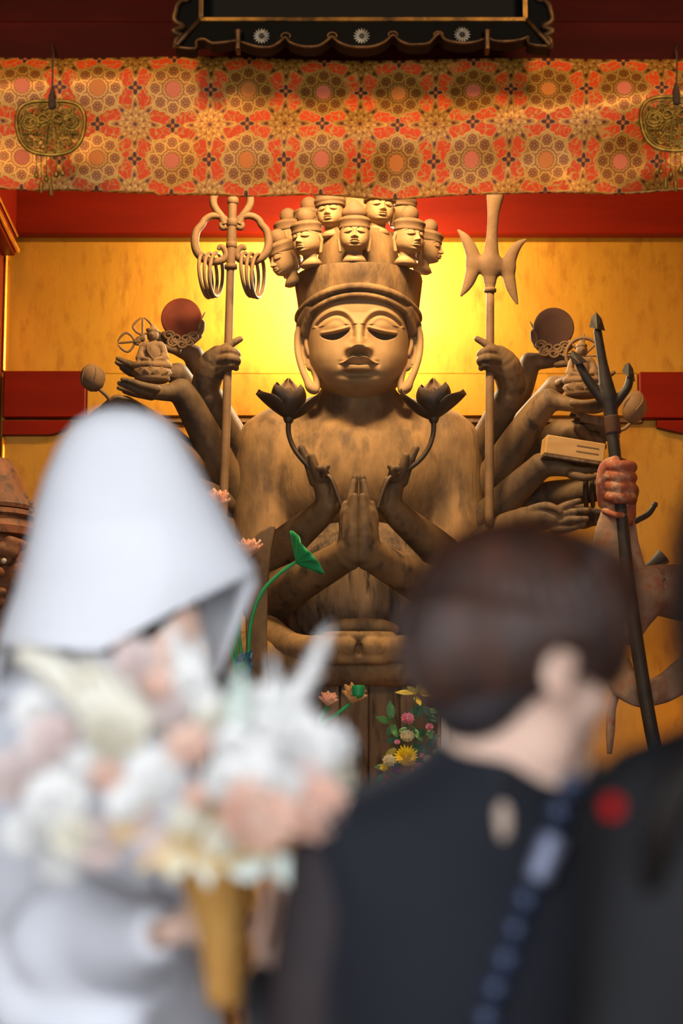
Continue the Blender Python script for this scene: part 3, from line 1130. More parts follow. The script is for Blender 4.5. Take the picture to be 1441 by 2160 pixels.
# eyes: dark pupil colour with the shade of the lids painted in
EYE_DARK = mat('eye_paint_and_shade', rgb(78, 58, 42), rgb(92, 70, 50), 0.5, scale=20)
for sx in (-1, 1):
    ev, ef = [], []
    for i in range(25):
        t = 0.06 + 0.88 * i / 24
        axx = 18 + 64 * t
        zu_ = 61 - 9 * t - 4 * math.sin(PI * t)
        zl_ = zu_ - 12.5 * math.sin(PI * (t * 0.97 + 0.02)) ** 0.8
        for j in range(7):
            zz = zl_ + 1.5 + (zu_ - 0.5 - zl_ - 1.5) * j / 6
            w_i, d_i = float(smooth_interp(np.array(zz), _wz, _ww)), float(smooth_interp(np.array(zz), _wz, _wd))
            yb = -d_i * (1 - min(abs(axx) / w_i, 0.999) ** 2.35) ** (1 / 2.35)
            sn = axx / w_i
            fr = max(1e-3, (abs(yb) / d_i) / ((abs(yb) / d_i) ** 2 + sn ** 2) ** 0.5) ** 0.35
            hh = float(face_height(np.array([sx * axx]), np.array([zz]))[0])
            ev.append((sx * axx, yb - hh * fr - 0.7, zz))
    for i in range(24):
        for j in range(6):
            q_ = (i * 7 + j, (i + 1) * 7 + j, (i + 1) * 7 + j + 1, i * 7 + j + 1)
            ef.append(q_ if sx > 0 else q_[::-1])
    eo = link('eye', np.array(ev) @ Rx.T * KH + HC, ef, EYE_DARK, head)
    eo.modifiers.new('thickness', 'SOLIDIFY').thickness = 0.002

# ears with long lobes
for sx in (-1, 1):
    def e(px, py, Y, r):
        q = SX + sx * (SX - px)
        return (q, py, Y, r)
    pr = chain(e(654, 682, 9.99, 7), e(640, 684, 10.0, 8), e(630, 700, 10.01, 8), e(627, 725, 10.01, 7), e(630, 752, 10.0, 7), e(638, 780, 9.98, 7),
               e(648, 802, 9.96, 8), e(656, 818, 9.95, 11), e(666, 822, 9.95, 9), e(668, 803, 9.96, 7), e(662, 780, 9.98, 6))
    pr += chain(e(650, 700, 10.03, 14), e(648, 740, 10.03, 13), e(656, 775, 10.0, 9), k=0.02)
    pr += chain(e(648, 705, 10.0, 4), e(646, 728, 9.99, 4.5), e(652, 748, 9.99, 5))
    solid('ear', pr, 0.0042, WOOD_FACE, head, 0.006)

# ---- crown: flared band with a double rim, tilted down to the ears
zr = float(W(SX, 553, YH - 0.27)[2]); zb1 = float(W(SX, 606, YH - 0.26)[2]); zb2 = float(W(SX, 628, YH - 0.25)[2])


def crown_surface(prof, n=120):
    """prof: (r px, z, drop px at the side)"""
    v, f = [], []
    for r, z, drop in prof:
        for j in range(n):
            a = 2 * PI * j / n
            dz = -drop * KH * (1 - math.cos(a)) / 2 * (1.25 if math.cos(a) < 0 else 1.0)
            dz = -drop * KH * (1 - abs(math.cos(a)) ** 1.6) if math.cos(a) > 0 else -drop * KH
            wob = 1 + 0.006 * math.sin(7 * a + r) + 0.004 * math.sin(17 * a)
            v.append((HC[0] + r * KH * wob * math.sin(a), YH - r * KH * 0.98 * wob * math.cos(a), z + dz))
    m = len(prof)
    for i in range(m - 1):
        for j in range(n):
            k = (j + 1) % n
            f.append((i * n + j, i * n + k, (i + 1) * n + k, (i + 1) * n + j))
    f.append(tuple(range(n - 1, -1, -1)))
    f.append(tuple((m - 1) * n + j for j in range(n)))
    return v, f


prof = [(104, zb2 - 0.004, 46), (119, zb2 + 0.000, 46), (124, zb2 + 0.012, 44), (127, zb1 - 0.005, 40), (130, zb1 + 0.02, 30), (134, (zb1 + zr) / 2, 12),
        (139, zr - 0.006, 2), (138, zr + 0.002, 0), (128, zr + 0.003, 0), (122, zr - 0.02, 0), (60, zr - 0.02, 0)]
v, f = crown_surface(prof)
crown = link('crown', v, f, WOOD, stat, 'auto')
for r, z, drop, th_, nm in ((130, zb1 + 0.006, 38, 8.5, 'headband'), (124, zb2 + 0.016, 44, 7.5, 'headband')):
    pts = []
    for j in range(120):
        a = 2 * PI * j / 120
        c = math.cos(a)
        dz = -drop * KH * ((1 - abs(c) ** 1.6) if c > 0 else 1.0)
        pts.append((HC[0] + r * KH * math.sin(a), YH - r * KH * 0.98 * c, z + dz))
    v, f = tube_vf(pts, th_ * KH, 10, True)
    link(nm, v, f, WOOD, crown)
# hair strands framing the face down to the ears
for sx in (-1, 1):
    q = lambda px: SX + sx * (SX - px)
    pr = chain((q(672), 634, 9.88, 4), (q(655), 664, 9.93, 9), (q(645), 700, 9.99, 12))
    pr += chain((q(655), 650, 9.93, 13), (q(640), 680, 10.0, 14), (q(640), 700, 10.06, 16))
    solid('hair_lock', pr, 0.005, WOOD, crown, 0.012)
# core that carries the upper row of heads
zc = float(W(SX, 500, YH - 0.15)[2])
v, f = lathe_vf([(96 * KH, zr - 0.05), (92 * KH, zr + 0.02), (84 * KH, zc + 0.02), (80 * KH, zc + 0.045), (60 * KH, zc + 0.05), (50 * KH, zc + 0.2), (30 * KH, zc + 0.24)],
                (HC[0], YH, 0), 48)
link('crown_core', v, f, WOOD, crown, 'auto')

# ---- the small heads on the crown
shv, shf = head_vf(72, 76, 16, -86, 150)
UN = 0.285 * KH       # small head units: big-face pixels -> metres


def small_heads():
    pv = shv * UN
    neck, nf = lathe_vf([(60 * UN, -168 * UN), (84 * UN, -150 * UN), (70 * UN, -124 * UN), (58 * UN, -108 * UN), (50 * UN, -95 * UN), (52 * UN, -70 * UN), (60 * UN, -40 * UN)], (0, 8 * UN, 0), 24, 1.15, 1.0)
    mb = MB().add(pv, shf).add(neck, nf)
    ears = []
    for sx in (-1, 1):
        ears += [cone((sx * 112 * UN, 14 * UN, 60 * UN), (sx * 122 * UN, 18 * UN, 20 * UN), 16 * UN, 13 * UN),
                 cone((sx * 122 * UN, 18 * UN, 20 * UN), (sx * 106 * UN, 8 * UN, -70 * UN), 13 * UN, 14 * UN)]
    v, f = solid_vf(ears, 0.0035, 0.004)
    mb.add(v, f.tolist())
    base = bpy.data.meshes.new('small_head')
    base.from_pydata([tuple(p) for p in mb.v], [], mb.f)
    hat_prof = [(100, 96), (117, 92), (121, 102), (117, 110), (116, 116), (121, 142), (126, 150), (124, 158), (112, 172), (84, 186), (30, 190)]
    hv_, hf_ = lathe_vf([(r * UN, z * UN) for r, z in hat_prof], (0, 0, 0), 36)
    hat = bpy.data.meshes.new('headdress')
    hat.from_pydata([tuple(p) for p in hv_], [], hf_)
    bun_prof = [(60, 176), (68, 206), (70, 232), (62, 258), (46, 278), (24, 290), (4, 294)]
    bv, bf = lathe_vf([(r * UN, z * UN) for r, z in bun_prof], (0, 6 * UN, 0), 28)
    bun = bpy.data.meshes.new('topknot')
    bun.from_pydata([tuple(p) for p in bv], [], bf)
    cone_prof = [(92, 176), (100, 214), (86, 244), (54, 280), (24, 312), (4, 322)]
    cv, cf = lathe_vf([(r * UN, z * UN) for r, z in cone_prof], (0, 6 * UN, 0), 28)
    cbun = bpy.data.meshes.new('pointed_topknot')
    cbun.from_pydata([tuple(p) for p in cv], [], cf)
    tall_prof = [(100, 96), (126, 92), (128, 108), (122, 118), (131, 126), (134, 150), (122, 160), (130, 200), (134, 236), (120, 240), (20, 232)]
    tv, tf_ = lathe_vf([(r * UN, z * UN) for r, z in tall_prof], (0, 0, 0), 36)
    tall = bpy.data.meshes.new('tall_headdress')
    tall.from_pydata([tuple(p) for p in tv], [], tf_)
    for m_, mt in ((base, WOOD_FACE), (hat, WOOD_ATTR), (bun, WOOD_ATTR), (cbun, WOOD_ATTR), (tall, WOOD_ATTR)):
        m_.materials.append(mt)
        m_.polygons.foreach_set('use_smooth', np.ones(len(m_.polygons), dtype=bool))
    hat.set_sharp_from_angle(angle=math.radians(50))
    sb = base_of(stat)
    # face centre px,py,Y, turn (deg, + = to the right), lean to the side, tilt down, scale, hat, bun
    for (px, py, Y, turn, lean, tilt, sc, h_, b_) in (
            (748, 507, 9.80, 0, 0, 4, 1.0, hat, cbun), (650, 516, 9.84, -36, 4, 4, 0.98, hat, bun), (861, 512, 9.84, 36, -2, 4, 1.0, hat, bun),
            (606, 556, 9.98, -62, 12, 10, 0.98, hat, bun), (899, 532, 10.0, 78, -6, 4, 0.92, hat, bun),
            (698, 458, 9.94, -14, 3, 2, 0.92, tall, None), (800, 450, 9.94, 14, -3, 2, 0.98, tall, None),
            (612, 510, 10.18, -110, 6, 0, 0.95, hat, bun), (650, 486, 10.16, -70, 0, 0, 0.95, hat, bun), (848, 460, 10.16, 60, 0, 0, 0.92, tall, None)):
        o = bpy.data.objects.new('small_head', base)
        COL.objects.link(o)
        o.parent = stat
        o.location = tuple(W(px, py, Y) + np.array([0, 0.02, 0]) - sb)
        o.rotation_euler = (Matrix.Rotation(math.radians(turn), 3, 'Z') @ Matrix.Rotation(math.radians(tilt), 3, 'X')).to_euler()
        if lean:
            o.rotation_euler = (Matrix.Rotation(math.radians(-lean), 3, 'Y') @ o.rotation_euler.to_matrix()).to_euler()
        o.scale = (sc * 0.98, sc * 0.98, sc)
        for mm in (h_, b_):
            if mm is None:
                continue
            c = bpy.data.objects.new(mm.name.split('.')[0], mm)
            COL.objects.link(c)
            c.parent = o


small_heads()

# ---- torso with shoulders, neck, belly and crossed legs
P = []
P += chain((SX, 790, 10.10, 74), (SX, 880, 10.12, 76), k=0.03)
P += chain((SX, 872, 10.14, 60), (600, 925, 10.16, 70), k=0.05) + chain((SX, 872, 10.14, 60), (915, 925, 10.16, 70), k=0.05)
P += [pell(SX, 1010, 10.12, 215, 150, 115, k=0.05)]
P += chain((568, 945, 10.14, 72), (560, 1130, 10.12, 70), (575, 1260, 10.05, 60), k=0.04)
P += chain((946, 945, 10.14, 72), (955, 1130, 10.12, 70), (940, 1260, 10.05, 60), k=0.04)
P += chain((SX, 900, 9.95, 6), (SX, 900, 9.94, 6))
P += chain((500, 1392, 9.75, 62), (640, 1400, 9.55, 52), (SX, 1404, 9.50, 42), (880, 1400, 9.55, 52), (1010, 1392, 9.75, 62), k=0.03)
P += [rbox(W(SX, 1420, 10.05), (0.52, 0.42, 0.06), None, 0.04, k=0.05)]
# neckline: a carved crease around the throat
P += chain((690, 862, 10.01, 3), (700, 872, 9.985, 5), (722, 886, 9.955, 6), (SX, 892, 9.935, 6), (792, 886, 9.955, 6), (814, 872, 9.985, 5), (824, 862, 10.01, 3), op='-', k=0.014)
torso = solid('torso', P, 0.0085, WOOD, stat, 0.02)
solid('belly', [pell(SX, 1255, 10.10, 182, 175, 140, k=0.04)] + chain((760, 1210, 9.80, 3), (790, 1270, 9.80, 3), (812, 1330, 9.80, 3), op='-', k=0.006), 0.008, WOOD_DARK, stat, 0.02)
# ---- arms. every arm is one carved piece, shoulder to fingertips
def arm(prims, k=0.012, vox=0.0052, m=None, nm='arm', slim=1.0):
    if slim != 1.0:
        prims = [(p[0], [(a, b, ra * slim, rb * slim) for a, b, ra, rb in p[1]]) + p[2:] for p in prims]
    return solid(nm, prims, vox, m or WOOD, stat, k)


def mirror(ch):
    return [(2 * SX - 0.5 - p[0], p[1], p[2], p[3]) for p in ch]


def both(chains, k=0.012, vox=0.0052, m=None):
    for fn in (lambda c: c, mirror):
        pr = []
        for c in chains:
            pr += chain(*fn(c))
        arm(pr, k, vox, m)


# praying pair
both([[(560, 1268, 9.78, 54), (640, 1222, 9.58, 42), (718, 1178, 9.42, 35), (738, 1160, 9.38, 32)],
      # palm and fingers pressed upwards against the other hand
      [(738, 1180, 9.38, 24), (735, 1135, 9.36, 22), (738, 1085, 9.35, 17)],
      [(746, 1172, 9.35, 19), (744, 1130, 9.33, 16), (746, 1085, 9.33, 13), (748, 1048, 9.33, 8.5)],
      [(738, 1090, 9.36, 11), (741, 1050, 9.36, 9), (746, 1017, 9.37, 7)],
      [(744, 1080, 9.39, 11), (746, 1040, 9.40, 9), (749, 1008, 9.40, 7.5)],
      [(740, 1085, 9.42, 11), (743, 1040, 9.43, 9), (747, 1010, 9.43, 6)],
      [(728, 1130, 9.36, 10), (722, 1095, 9.36, 8), (728, 1062, 9.36, 6)]], 0.010, 0.0046, WOOD_HAND)
# pair holding the lotus flowers
both([[(545, 1205, 9.85, 46), (600, 1150, 9.72, 38), (672, 1088, 9.58, 29), (690, 1064, 9.55, 27)],
      [(694, 1066, 9.54, 24), (682, 1030, 9.53, 20), (672, 1000, 9.53, 16)],
      [(686, 1030, 9.52, 14), (672, 1010, 9.52, 12)],
      [(664, 1016, 9.53, 12), (650, 976, 9.51, 10), (636, 946, 9.50, 8)],                    # forefinger
      [(674, 1010, 9.51, 12), (664, 985, 9.49, 10), (657, 962, 9.48, 8)],
      [(680, 1010, 9.50, 11), (684, 990, 9.48, 9), (690, 984, 9.46, 7)],
      [(688, 1010, 9.50, 11), (682, 992, 9.46, 9), (674, 988, 9.44, 7)],
      [(700, 1055, 9.51, 12), (704, 1034, 9.49, 9), (698, 1012, 9.48, 7)]], 0.009, 0.0046, WOOD_HAND)
# lower pair resting in the lap, hands meeting over a dark hollow
for fn in (lambda c: c, mirror):
    pr = []
    for c in ([(560, 1330, 9.72, 36), (610, 1366, 9.55, 34), (668, 1372, 9.45, 30)], [(668, 1370, 9.44, 30), (735, 1364, 9.38, 24)],
              [(690, 1345, 9.42, 13), (720, 1343, 9.39, 12), (752, 1342, 9.37, 11)], [(690, 1385, 9.42, 16), (720, 1388, 9.39, 15), (752, 1389, 9.38, 13)]):
        pr += chain(*fn(c))
    pr += chain(*fn([(736, 1367, 9.32, 6), (757, 1365, 9.32, 7.5)]), op='-', k=0.004) + chain(*fn([(736, 1367, 9.36, 6), (757, 1365, 9.36, 7.5)]), op='-', k=0.004)
    arm(pr, 0.010, 0.0052)
arm(chain((700, 1328, 9.50, 14), (725, 1320, 9.47, 15), (800, 1320, 9.47, 15), (830, 1328, 9.50, 12)), nm='thumbs')

# staff hand (left) and its mirror (on the trident)
both([[(520, 985, 10.2, 34), (452, 860, 10.0, 30), (434, 815, 9.96, 27)],
      [(434, 812, 9.95, 30), (446, 775, 9.92, 32), (462, 752, 9.90, 24)],
      [(452, 760, 9.89, 20), (468, 742, 9.87, 13), (486, 727, 9.86, 9), (507, 715, 9.86, 6.5)],
      [(462, 748, 9.88, 14), (484, 740, 9.84, 10), (500, 747, 9.84, 8), (498, 758, 9.88, 7)],
      [(460, 762, 9.88, 14), (484, 756, 9.83, 10), (501, 760, 9.84, 8), (497, 770, 9.88, 7)],
      [(450, 800, 9.92, 15), (470, 784, 9.87, 11), (490, 768, 9.84, 9), (500, 755, 9.84, 6.5)],
      [(462, 776, 9.88, 13), (486, 770, 9.84, 9), (498, 776, 9.86, 7)]], 0.010, 0.0046, WOOD_HAND)

def side_arm(pr):
    return arm(pr, m=WOOD_HAND, slim=0.93)


# left: raised arm that holds the sun disc
side_arm(chain((500, 935, 10.3, 34), (440, 830, 10.25, 30), (408, 752, 10.2, 22))
    + chain((410, 748, 10.2, 21), (386, 738, 10.18, 20), (352, 722, 10.15, 15), (330, 706, 10.14, 10))
    + chain((352, 720, 10.15, 11), (322, 700, 10.14, 7), (312, 696, 10.14, 5)) + chain((372, 738, 10.12, 12), (345, 732, 10.1, 8), (322, 722, 10.1, 5)))
# left: pair of hands under the small seated figure
side_arm(chain((500, 1060, 10.15, 44), (440, 930, 10.0, 37), (398, 850, 9.92, 32), (382, 826, 9.9, 30))
    + chain((380, 826, 9.9, 24), (345, 828, 9.86, 19), (305, 826, 9.84, 15))
    + chain((318, 828, 9.82, 11), (285, 820, 9.8, 9), (252, 808, 9.8, 6)) + chain((315, 832, 9.85, 11), (285, 828, 9.85, 9), (250, 818, 9.85, 5))
    + chain((330, 820, 9.80, 10), (298, 812, 9.78, 8), (276, 804, 9.78, 7), (258, 800, 9.78, 5)) + chain((320, 836, 9.9, 10), (282, 830, 9.9, 8), (262, 826, 9.9, 5)))
side_arm(chain((500, 980, 10.3, 36), (430, 870, 10.15, 30), (376, 790, 10.05, 26))
    + chain((374, 788, 10.05, 22), (340, 786, 10.02, 18), (300, 780, 10.0, 14)) + chain((305, 782, 9.98, 10), (275, 768, 9.97, 8), (248, 756, 9.97, 5))
    + chain((305, 788, 10.0, 10), (272, 780, 10.0, 8), (246, 764, 10.0, 5)) + chain((300, 790, 10.03, 9), (275, 788, 10.03, 7), (256, 776, 10.03, 5)))
# left: back of a hand with the lotus bud, and further arms behind the hood
side_arm(chain((440, 1000, 10.2, 34), (330, 905, 10.1, 32), (262, 862, 10.0, 30))
    + chain((262, 866, 10.0, 28), (225, 876, 9.98, 26), (195, 895, 9.98, 20))
    + chain((240, 850, 9.94, 13), (262, 846, 9.9, 11), (285, 858, 9.9, 9)) + chain((262, 856, 9.94, 12), (284, 856, 9.9, 10), (302, 868, 9.9, 8))
    + chain((225, 860, 9.94, 13), (246, 842, 9.9, 11), (266, 848, 9.9, 9)))
side_arm(chain((500, 1040, 10.2, 34), (430, 985, 10.05, 33), (330, 930, 9.9, 28)) + chain((330, 930, 9.9, 24), (280, 930, 9.85, 15)))
side_arm(chain((495, 1070, 10.15, 36), (420, 1040, 10.0, 33), (320, 1000, 9.85, 28)) + chain((320, 1000, 9.85, 24), (270, 1000, 9.8, 15)))
side_arm(chain((500, 1130, 10.15, 38), (420, 1110, 10.0, 33), (320, 1090, 9.85, 28)) + chain((320, 1090, 9.85, 24), (270, 1100, 9.8, 15)))

# right: arm with the moon disc
side_arm(chain((1010, 960, 10.3, 34), (1085, 850, 10.25, 30), (1118, 772, 10.2, 22))
    + chain((1116, 762, 10.2, 20), (1145, 762, 10.17, 18), (1185, 760, 10.14, 13), (1206, 756, 10.13, 10))
    + chain((1180, 756, 10.13, 9), (1208, 750, 10.12, 7), (1226, 744, 10.12, 5)) + chain((1175, 768, 10.12, 9), (1205, 766, 10.1, 7), (1222, 760, 10.1, 5)))
# right: two hands under the second small figure
side_arm(chain((1020, 1040, 10.15, 42), (1090, 930, 10.0, 36), (1140, 862, 9.92, 31), (1158, 846, 9.9, 28))
    + chain((1160, 844, 9.9, 22), (1195, 852, 9.86, 17), (1225, 858, 9.84, 14)) + chain((1220, 860, 9.82, 10), (1255, 860, 9.8, 8), (1282, 852, 9.8, 5))
    + chain((1220, 862, 9.86, 10), (1255, 866, 9.85, 8), (1276, 862, 9.85, 5)) + chain((1210, 850, 9.8, 9), (1240, 850, 9.78, 7), (1262, 846, 9.78, 5)))
side_arm(chain((1030, 985, 10.3, 34), (1110, 890, 10.18, 30), (1170, 816, 10.05, 24))
    + chain((1172, 812, 10.05, 20), (1205, 806, 10.02, 16), (1250, 806, 10.0, 12)) + chain((1240, 804, 10.0, 9), (1275, 796, 10.0, 7), (1295, 786, 10.0, 5))
    + chain((1180, 808, 10.0, 10), (1198, 800, 9.96, 8), (1210, 804, 9.95, 6)))
# right: clenched hand
side_arm(chain((1040, 1040, 10.3, 36), (1120, 960, 10.2, 33), (1180, 912, 10.1, 28))
    + chain((1182, 912, 10.1, 28), (1225, 912, 10.05, 30), (1250, 916, 10.03, 26))
    + chain((1238, 900, 10.0, 12), (1268, 902, 9.96, 11), (1282, 922, 9.95, 10)) + chain((1240, 918, 9.98, 12), (1262, 924, 9.95, 10), (1272, 942, 9.95, 9))
    + chain((1222, 905, 9.98, 13), (1246, 925, 9.95, 11), (1252, 945, 9.95, 9)) + chain((1250, 890, 10.02, 12), (1285, 900, 10.0, 11), (1300, 920, 10.0, 9)))
# right: hand under the wooden box
side_arm(chain((1015, 1110, 10.1, 42), (1080, 1040, 9.98, 36), (1140, 984, 9.9, 29))
    + chain((1142, 982, 9.9, 27), (1180, 988, 9.86, 18), (1215, 996, 9.84, 14)) + chain((1210, 992, 9.84, 10), (1240, 992, 9.82, 8), (1268, 990, 9.82, 6))
    + chain((1205, 1000, 9.82, 11), (1235, 1008, 9.8, 9), (1262, 1004, 9.8, 6)) + chain((1180, 985, 9.88, 13), (1215, 982, 9.9, 10), (1240, 980, 9.9, 7)))
# right: arm with a cuff, reaching out
cuffed = side_arm(chain((1030, 1100, 10.25, 38), (1130, 1052, 10.15, 34), (1238, 1034, 10.05, 29)) + chain((1238, 1034, 10.05, 26), (1290, 1032, 10.0, 28), (1330, 1036, 9.98, 20))
             + chain((1300, 1022, 9.98, 12), (1330, 1026, 9.96, 10), (1340, 1044, 9.96, 8)) + chain((1300, 1045, 9.98, 12), (1328, 1048, 9.95, 10), (1334, 1062, 9.95, 8)))
for q in (1236, 1250):
    c0, c1 = W(q, 1034, 10.05), W(q + 1, 1034, 10.05)
    rg_ = [c0 + 0.068 * np.array([0.15 * math.cos(a), math.cos(a), math.sin(a)]) for a in np.linspace(0, 2 * PI, 28, endpoint=False)]
    v, f = tube_vf(rg_, 0.009, 8, True)
    link('bracelet', v, f, WOOD_DARK, cuffed)
# right: open lowered hand
side_arm(chain((1020, 1150, 10.0, 40), (1070, 1115, 9.9, 36), (1110, 1100, 9.85, 32))
    + chain((1108, 1098, 9.84, 30), (1145, 1092, 9.8, 28), (1168, 1096, 9.78, 22))
    + chain((1120, 1078, 9.8, 13), (1150, 1068, 9.76, 11), (1172, 1072, 9.74, 8), (1182, 1080, 9.74, 7))
    + chain((1165, 1082, 9.77, 11), (1195, 1066, 9.74, 9), (1222, 1056, 9.73, 6)) + chain((1172, 1092, 9.77, 11), (1205, 1080, 9.74, 9), (1240, 1076, 9.73, 6))
    + chain((1175, 1104, 9.77, 11), (1205, 1096, 9.74, 9), (1238, 1094, 9.73, 6)) + chain((1170, 1118, 9.77, 11), (1200, 1116, 9.75, 8), (1232, 1106, 9.74, 6)))
side_arm(chain((1020, 1090, 10.3, 36), (1120, 1085, 10.25, 33), (1230, 1090, 10.2, 28)) + chain((1230, 1090, 10.2, 24), (1290, 1092, 10.15, 15)))

# ---- hanging robe sleeve in front of the left knee, pedestal planks below
sl = [(575, 1108), (582, 1112), (571, 1170), (566, 1230), (563, 1330), (566, 1455), (566, 1475), (522, 1475), (520, 1400), (518, 1300), (522, 1200), (530, 1140), (548, 1122)]
pl = [(W(x, y, 9.3)[0], W(x, y, 9.3)[2]) for x, y in sl]
v, f = slab_vf(pl, 9.28, 9.33)
pl2 = link('hanging_sleeve', v, [q[::-1] for q in f], WOOD_HAND, stat, False)
bm = pl2.modifiers.new('bevel', 'BEVEL')
bm.width = 0.012
bm.segments = 3
for i, (a, b_, dy) in enumerate(((588, 668, 0.02), (669, 716, 0.0), (717, 778, 0.012), (779, 842, -0.004), (843, 936, 0.015))):
    p0, p1 = W(a, 1690, 9.55), W(b_, 1404, 9.55)
    v, f = box_vf((p0[0], 9.52 + dy, ZD), (p1[0], 9.9, W(SX, 1402, 9.52)[2]), 0.006)
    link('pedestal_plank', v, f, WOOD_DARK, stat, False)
p0, p1 = W(430, 1690, 9.9), W(1085, 1404, 9.9)
v, f = box_vf((p0[0], 9.7, ZD), (p1[0], 10.5, W(SX, 1404, 9.6)[2]), 0.02)
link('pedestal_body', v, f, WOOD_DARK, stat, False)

# ------------------------------------------------------------------ things the statue holds
def tubepx(name, pts, m, parent, n=10, num=24, closed=False):
    """pts: (px,py,Y,r px)"""
    w = [np.append(W(*p[:3]), p[3] * K(p[1], p[2])) for p in pts]
    s = spline(w, num, closed)
    v, f = tube_vf(s[:, :3], s[:, 3], n, closed)
    return link(name, v, f, m, parent)


# ringed staff
YS = 9.865
stf = thing('ringed_staff', W(470, 1100, YS), 'tall ringed temple staff with looped finial and hanging rings, left of the head', 'staff')
tubepx('shaft', [(470, 1110, YS, 9.5), (477, 900, YS, 9.5), (481, 760, YS, 9.2), (486, 590, YS, 8.8), (487, 560, YS, 9)], WOOD_ATTR, stf, 14)
tubepx('finial_post', [(487, 562, YS, 10), (488, 520, YS, 10), (490, 460, YS, 9.5), (491, 405, YS, 9.5), (492, 360, YS, 8)], WOOD_ATTR, stf, 14)
for y_, r_, h_ in ((563, 14, 6), (517, 12, 8), (470, 12, 10), (424, 12, 8)):
    c0, s_ = W(488 + (540 - y_) * 0.03, y_, YS), K(y_, YS)
    v, f = lathe_vf([(r_ * .7 * s_, -h_ * s_), (r_ * s_, -h_ * .6 * s_), (r_ * s_, h_ * .6 * s_), (r_ * .7 * s_, h_ * s_)], c0, 20)
    link('collar', v, f, WOOD_ATTR, stf)
for sx in (-1, 1):
    q = lambda x: 489 + sx * (489 - x)
    tubepx('finial_loop', [(q(478), 478, YS, 7), (q(470), 481, YS, 6), (q(467), 474, YS, 6), (q(476), 464, YS, 7), (q(462), 456, YS, 7.5), (q(445), 456, YS, 7.5), (q(432), 464, YS, 7.5),
                           (q(426), 474, YS, 8), (q(415), 488, YS, 8.5), (q(411), 510, YS, 9), (q(416), 532, YS, 9), (q(430), 546, YS, 9), (q(450), 552, YS, 8.5), (q(470), 548, YS, 8),
                           (q(478), 538, YS, 8), (q(474), 526, YS, 7), (q(465), 520, YS, 6), (q(461), 527, YS, 4)], WOOD_ATTR, stf, 12, 80)
    tubepx('finial_horn', [(q(474), 474, YS, 8), (q(468), 458, YS, 8), (q(456), 442, YS, 8), (q(450), 428, YS, 8), (q(452), 412, YS, 8), (q(466), 392, YS, 7), (q(486), 372, YS, 6)],
           WOOD_ATTR, stf, 12, 40)
    for i, (x, tilt) in enumerate(((434, 4), (445, 0), (456, -4))):
        c0 = W(q(x) + (-1 if sx < 0 else 1) * 0, 582 - i * 1.5, YS)
        s_ = K(580, YS)
        pts = []
        for a in np.linspace(0, 2 * PI, 40, endpoint=False):
            h = 46 * s_ * math.sin(a)
            d = 44 * s_ * math.cos(a)
            pts.append(c0 + np.array([d * 0.26 + h * 0.02 * tilt * sx, d * 0.95, h]))
        v, f = tube_vf(pts, 4.0 * s_, 8, True)
        link('ring', v, f, WOOD_ATTR, stf)

# trident held on the other side
trd = thing('carved_trident', W(1034, 1100, YS), 'tall wooden trident with crescent side blades, right of the head', 'trident')
tubepx('shaft', [(1032, 1110, YS, 9.5), (1033, 900, YS, 9.5), (1034, 614, YS, 8.8)], WOOD_ATTR, trd, 14, 12)
c0, s_ = W(1034, 612, YS), K(612, YS)
v, f = lathe_vf([(8 * s_, -6 * s_), (13 * s_, -4 * s_), (13.5 * s_, 2 * s_), (9 * s_, 6 * s_)], c0, 22)
link('collar', v, f, WOOD_ATTR, trd)
pr = chain((1034, 606, YS, 10), (1034, 585, YS, 15), (1035, 555, YS, 19), (1038, 500, YS, 12), (1041, 450, YS, 12.5), (1046, 400, YS, 19), (1048, 340, YS, 10))
pr += chain((967, 486, YS, 3), (982, 503, YS, 10), (995, 530, YS, 14), (1000, 556, YS, 15), (993, 585, YS, 13), (984, 606, YS, 9), (973, 623, YS, 3))
pr += chain((1000, 556, YS, 15), (1035, 560, YS, 22))
pr += chain((1109, 506, YS, 3), (1092, 518, YS, 9), (1078, 542, YS, 13), (1072, 568, YS, 14), (1077, 600, YS, 12), (1084, 622, YS, 8), (1091, 640, YS, 3))
pr += chain((1072, 565, YS, 14), (1035, 560, YS, 22))
v, f = solid_vf(pr, 0.0042, 0.02)
v[:, 1] = YS + (v[:, 1] - YS) * 0.62
link('blade', v, f, WOOD_ATTR, trd)


def disc_vf(c, r, th, n=56, bev=0.004):
    v, f = lathe_vf([(r - bev, -th / 2), (r, -th / 2 + bev), (r, th / 2 - bev), (r - bev, th / 2)], (0, 0, 0), n)
    v = np.array(v)
    return np.stack([v[:, 0], -v[:, 2], v[:, 1]], 1) + np.array(c), f


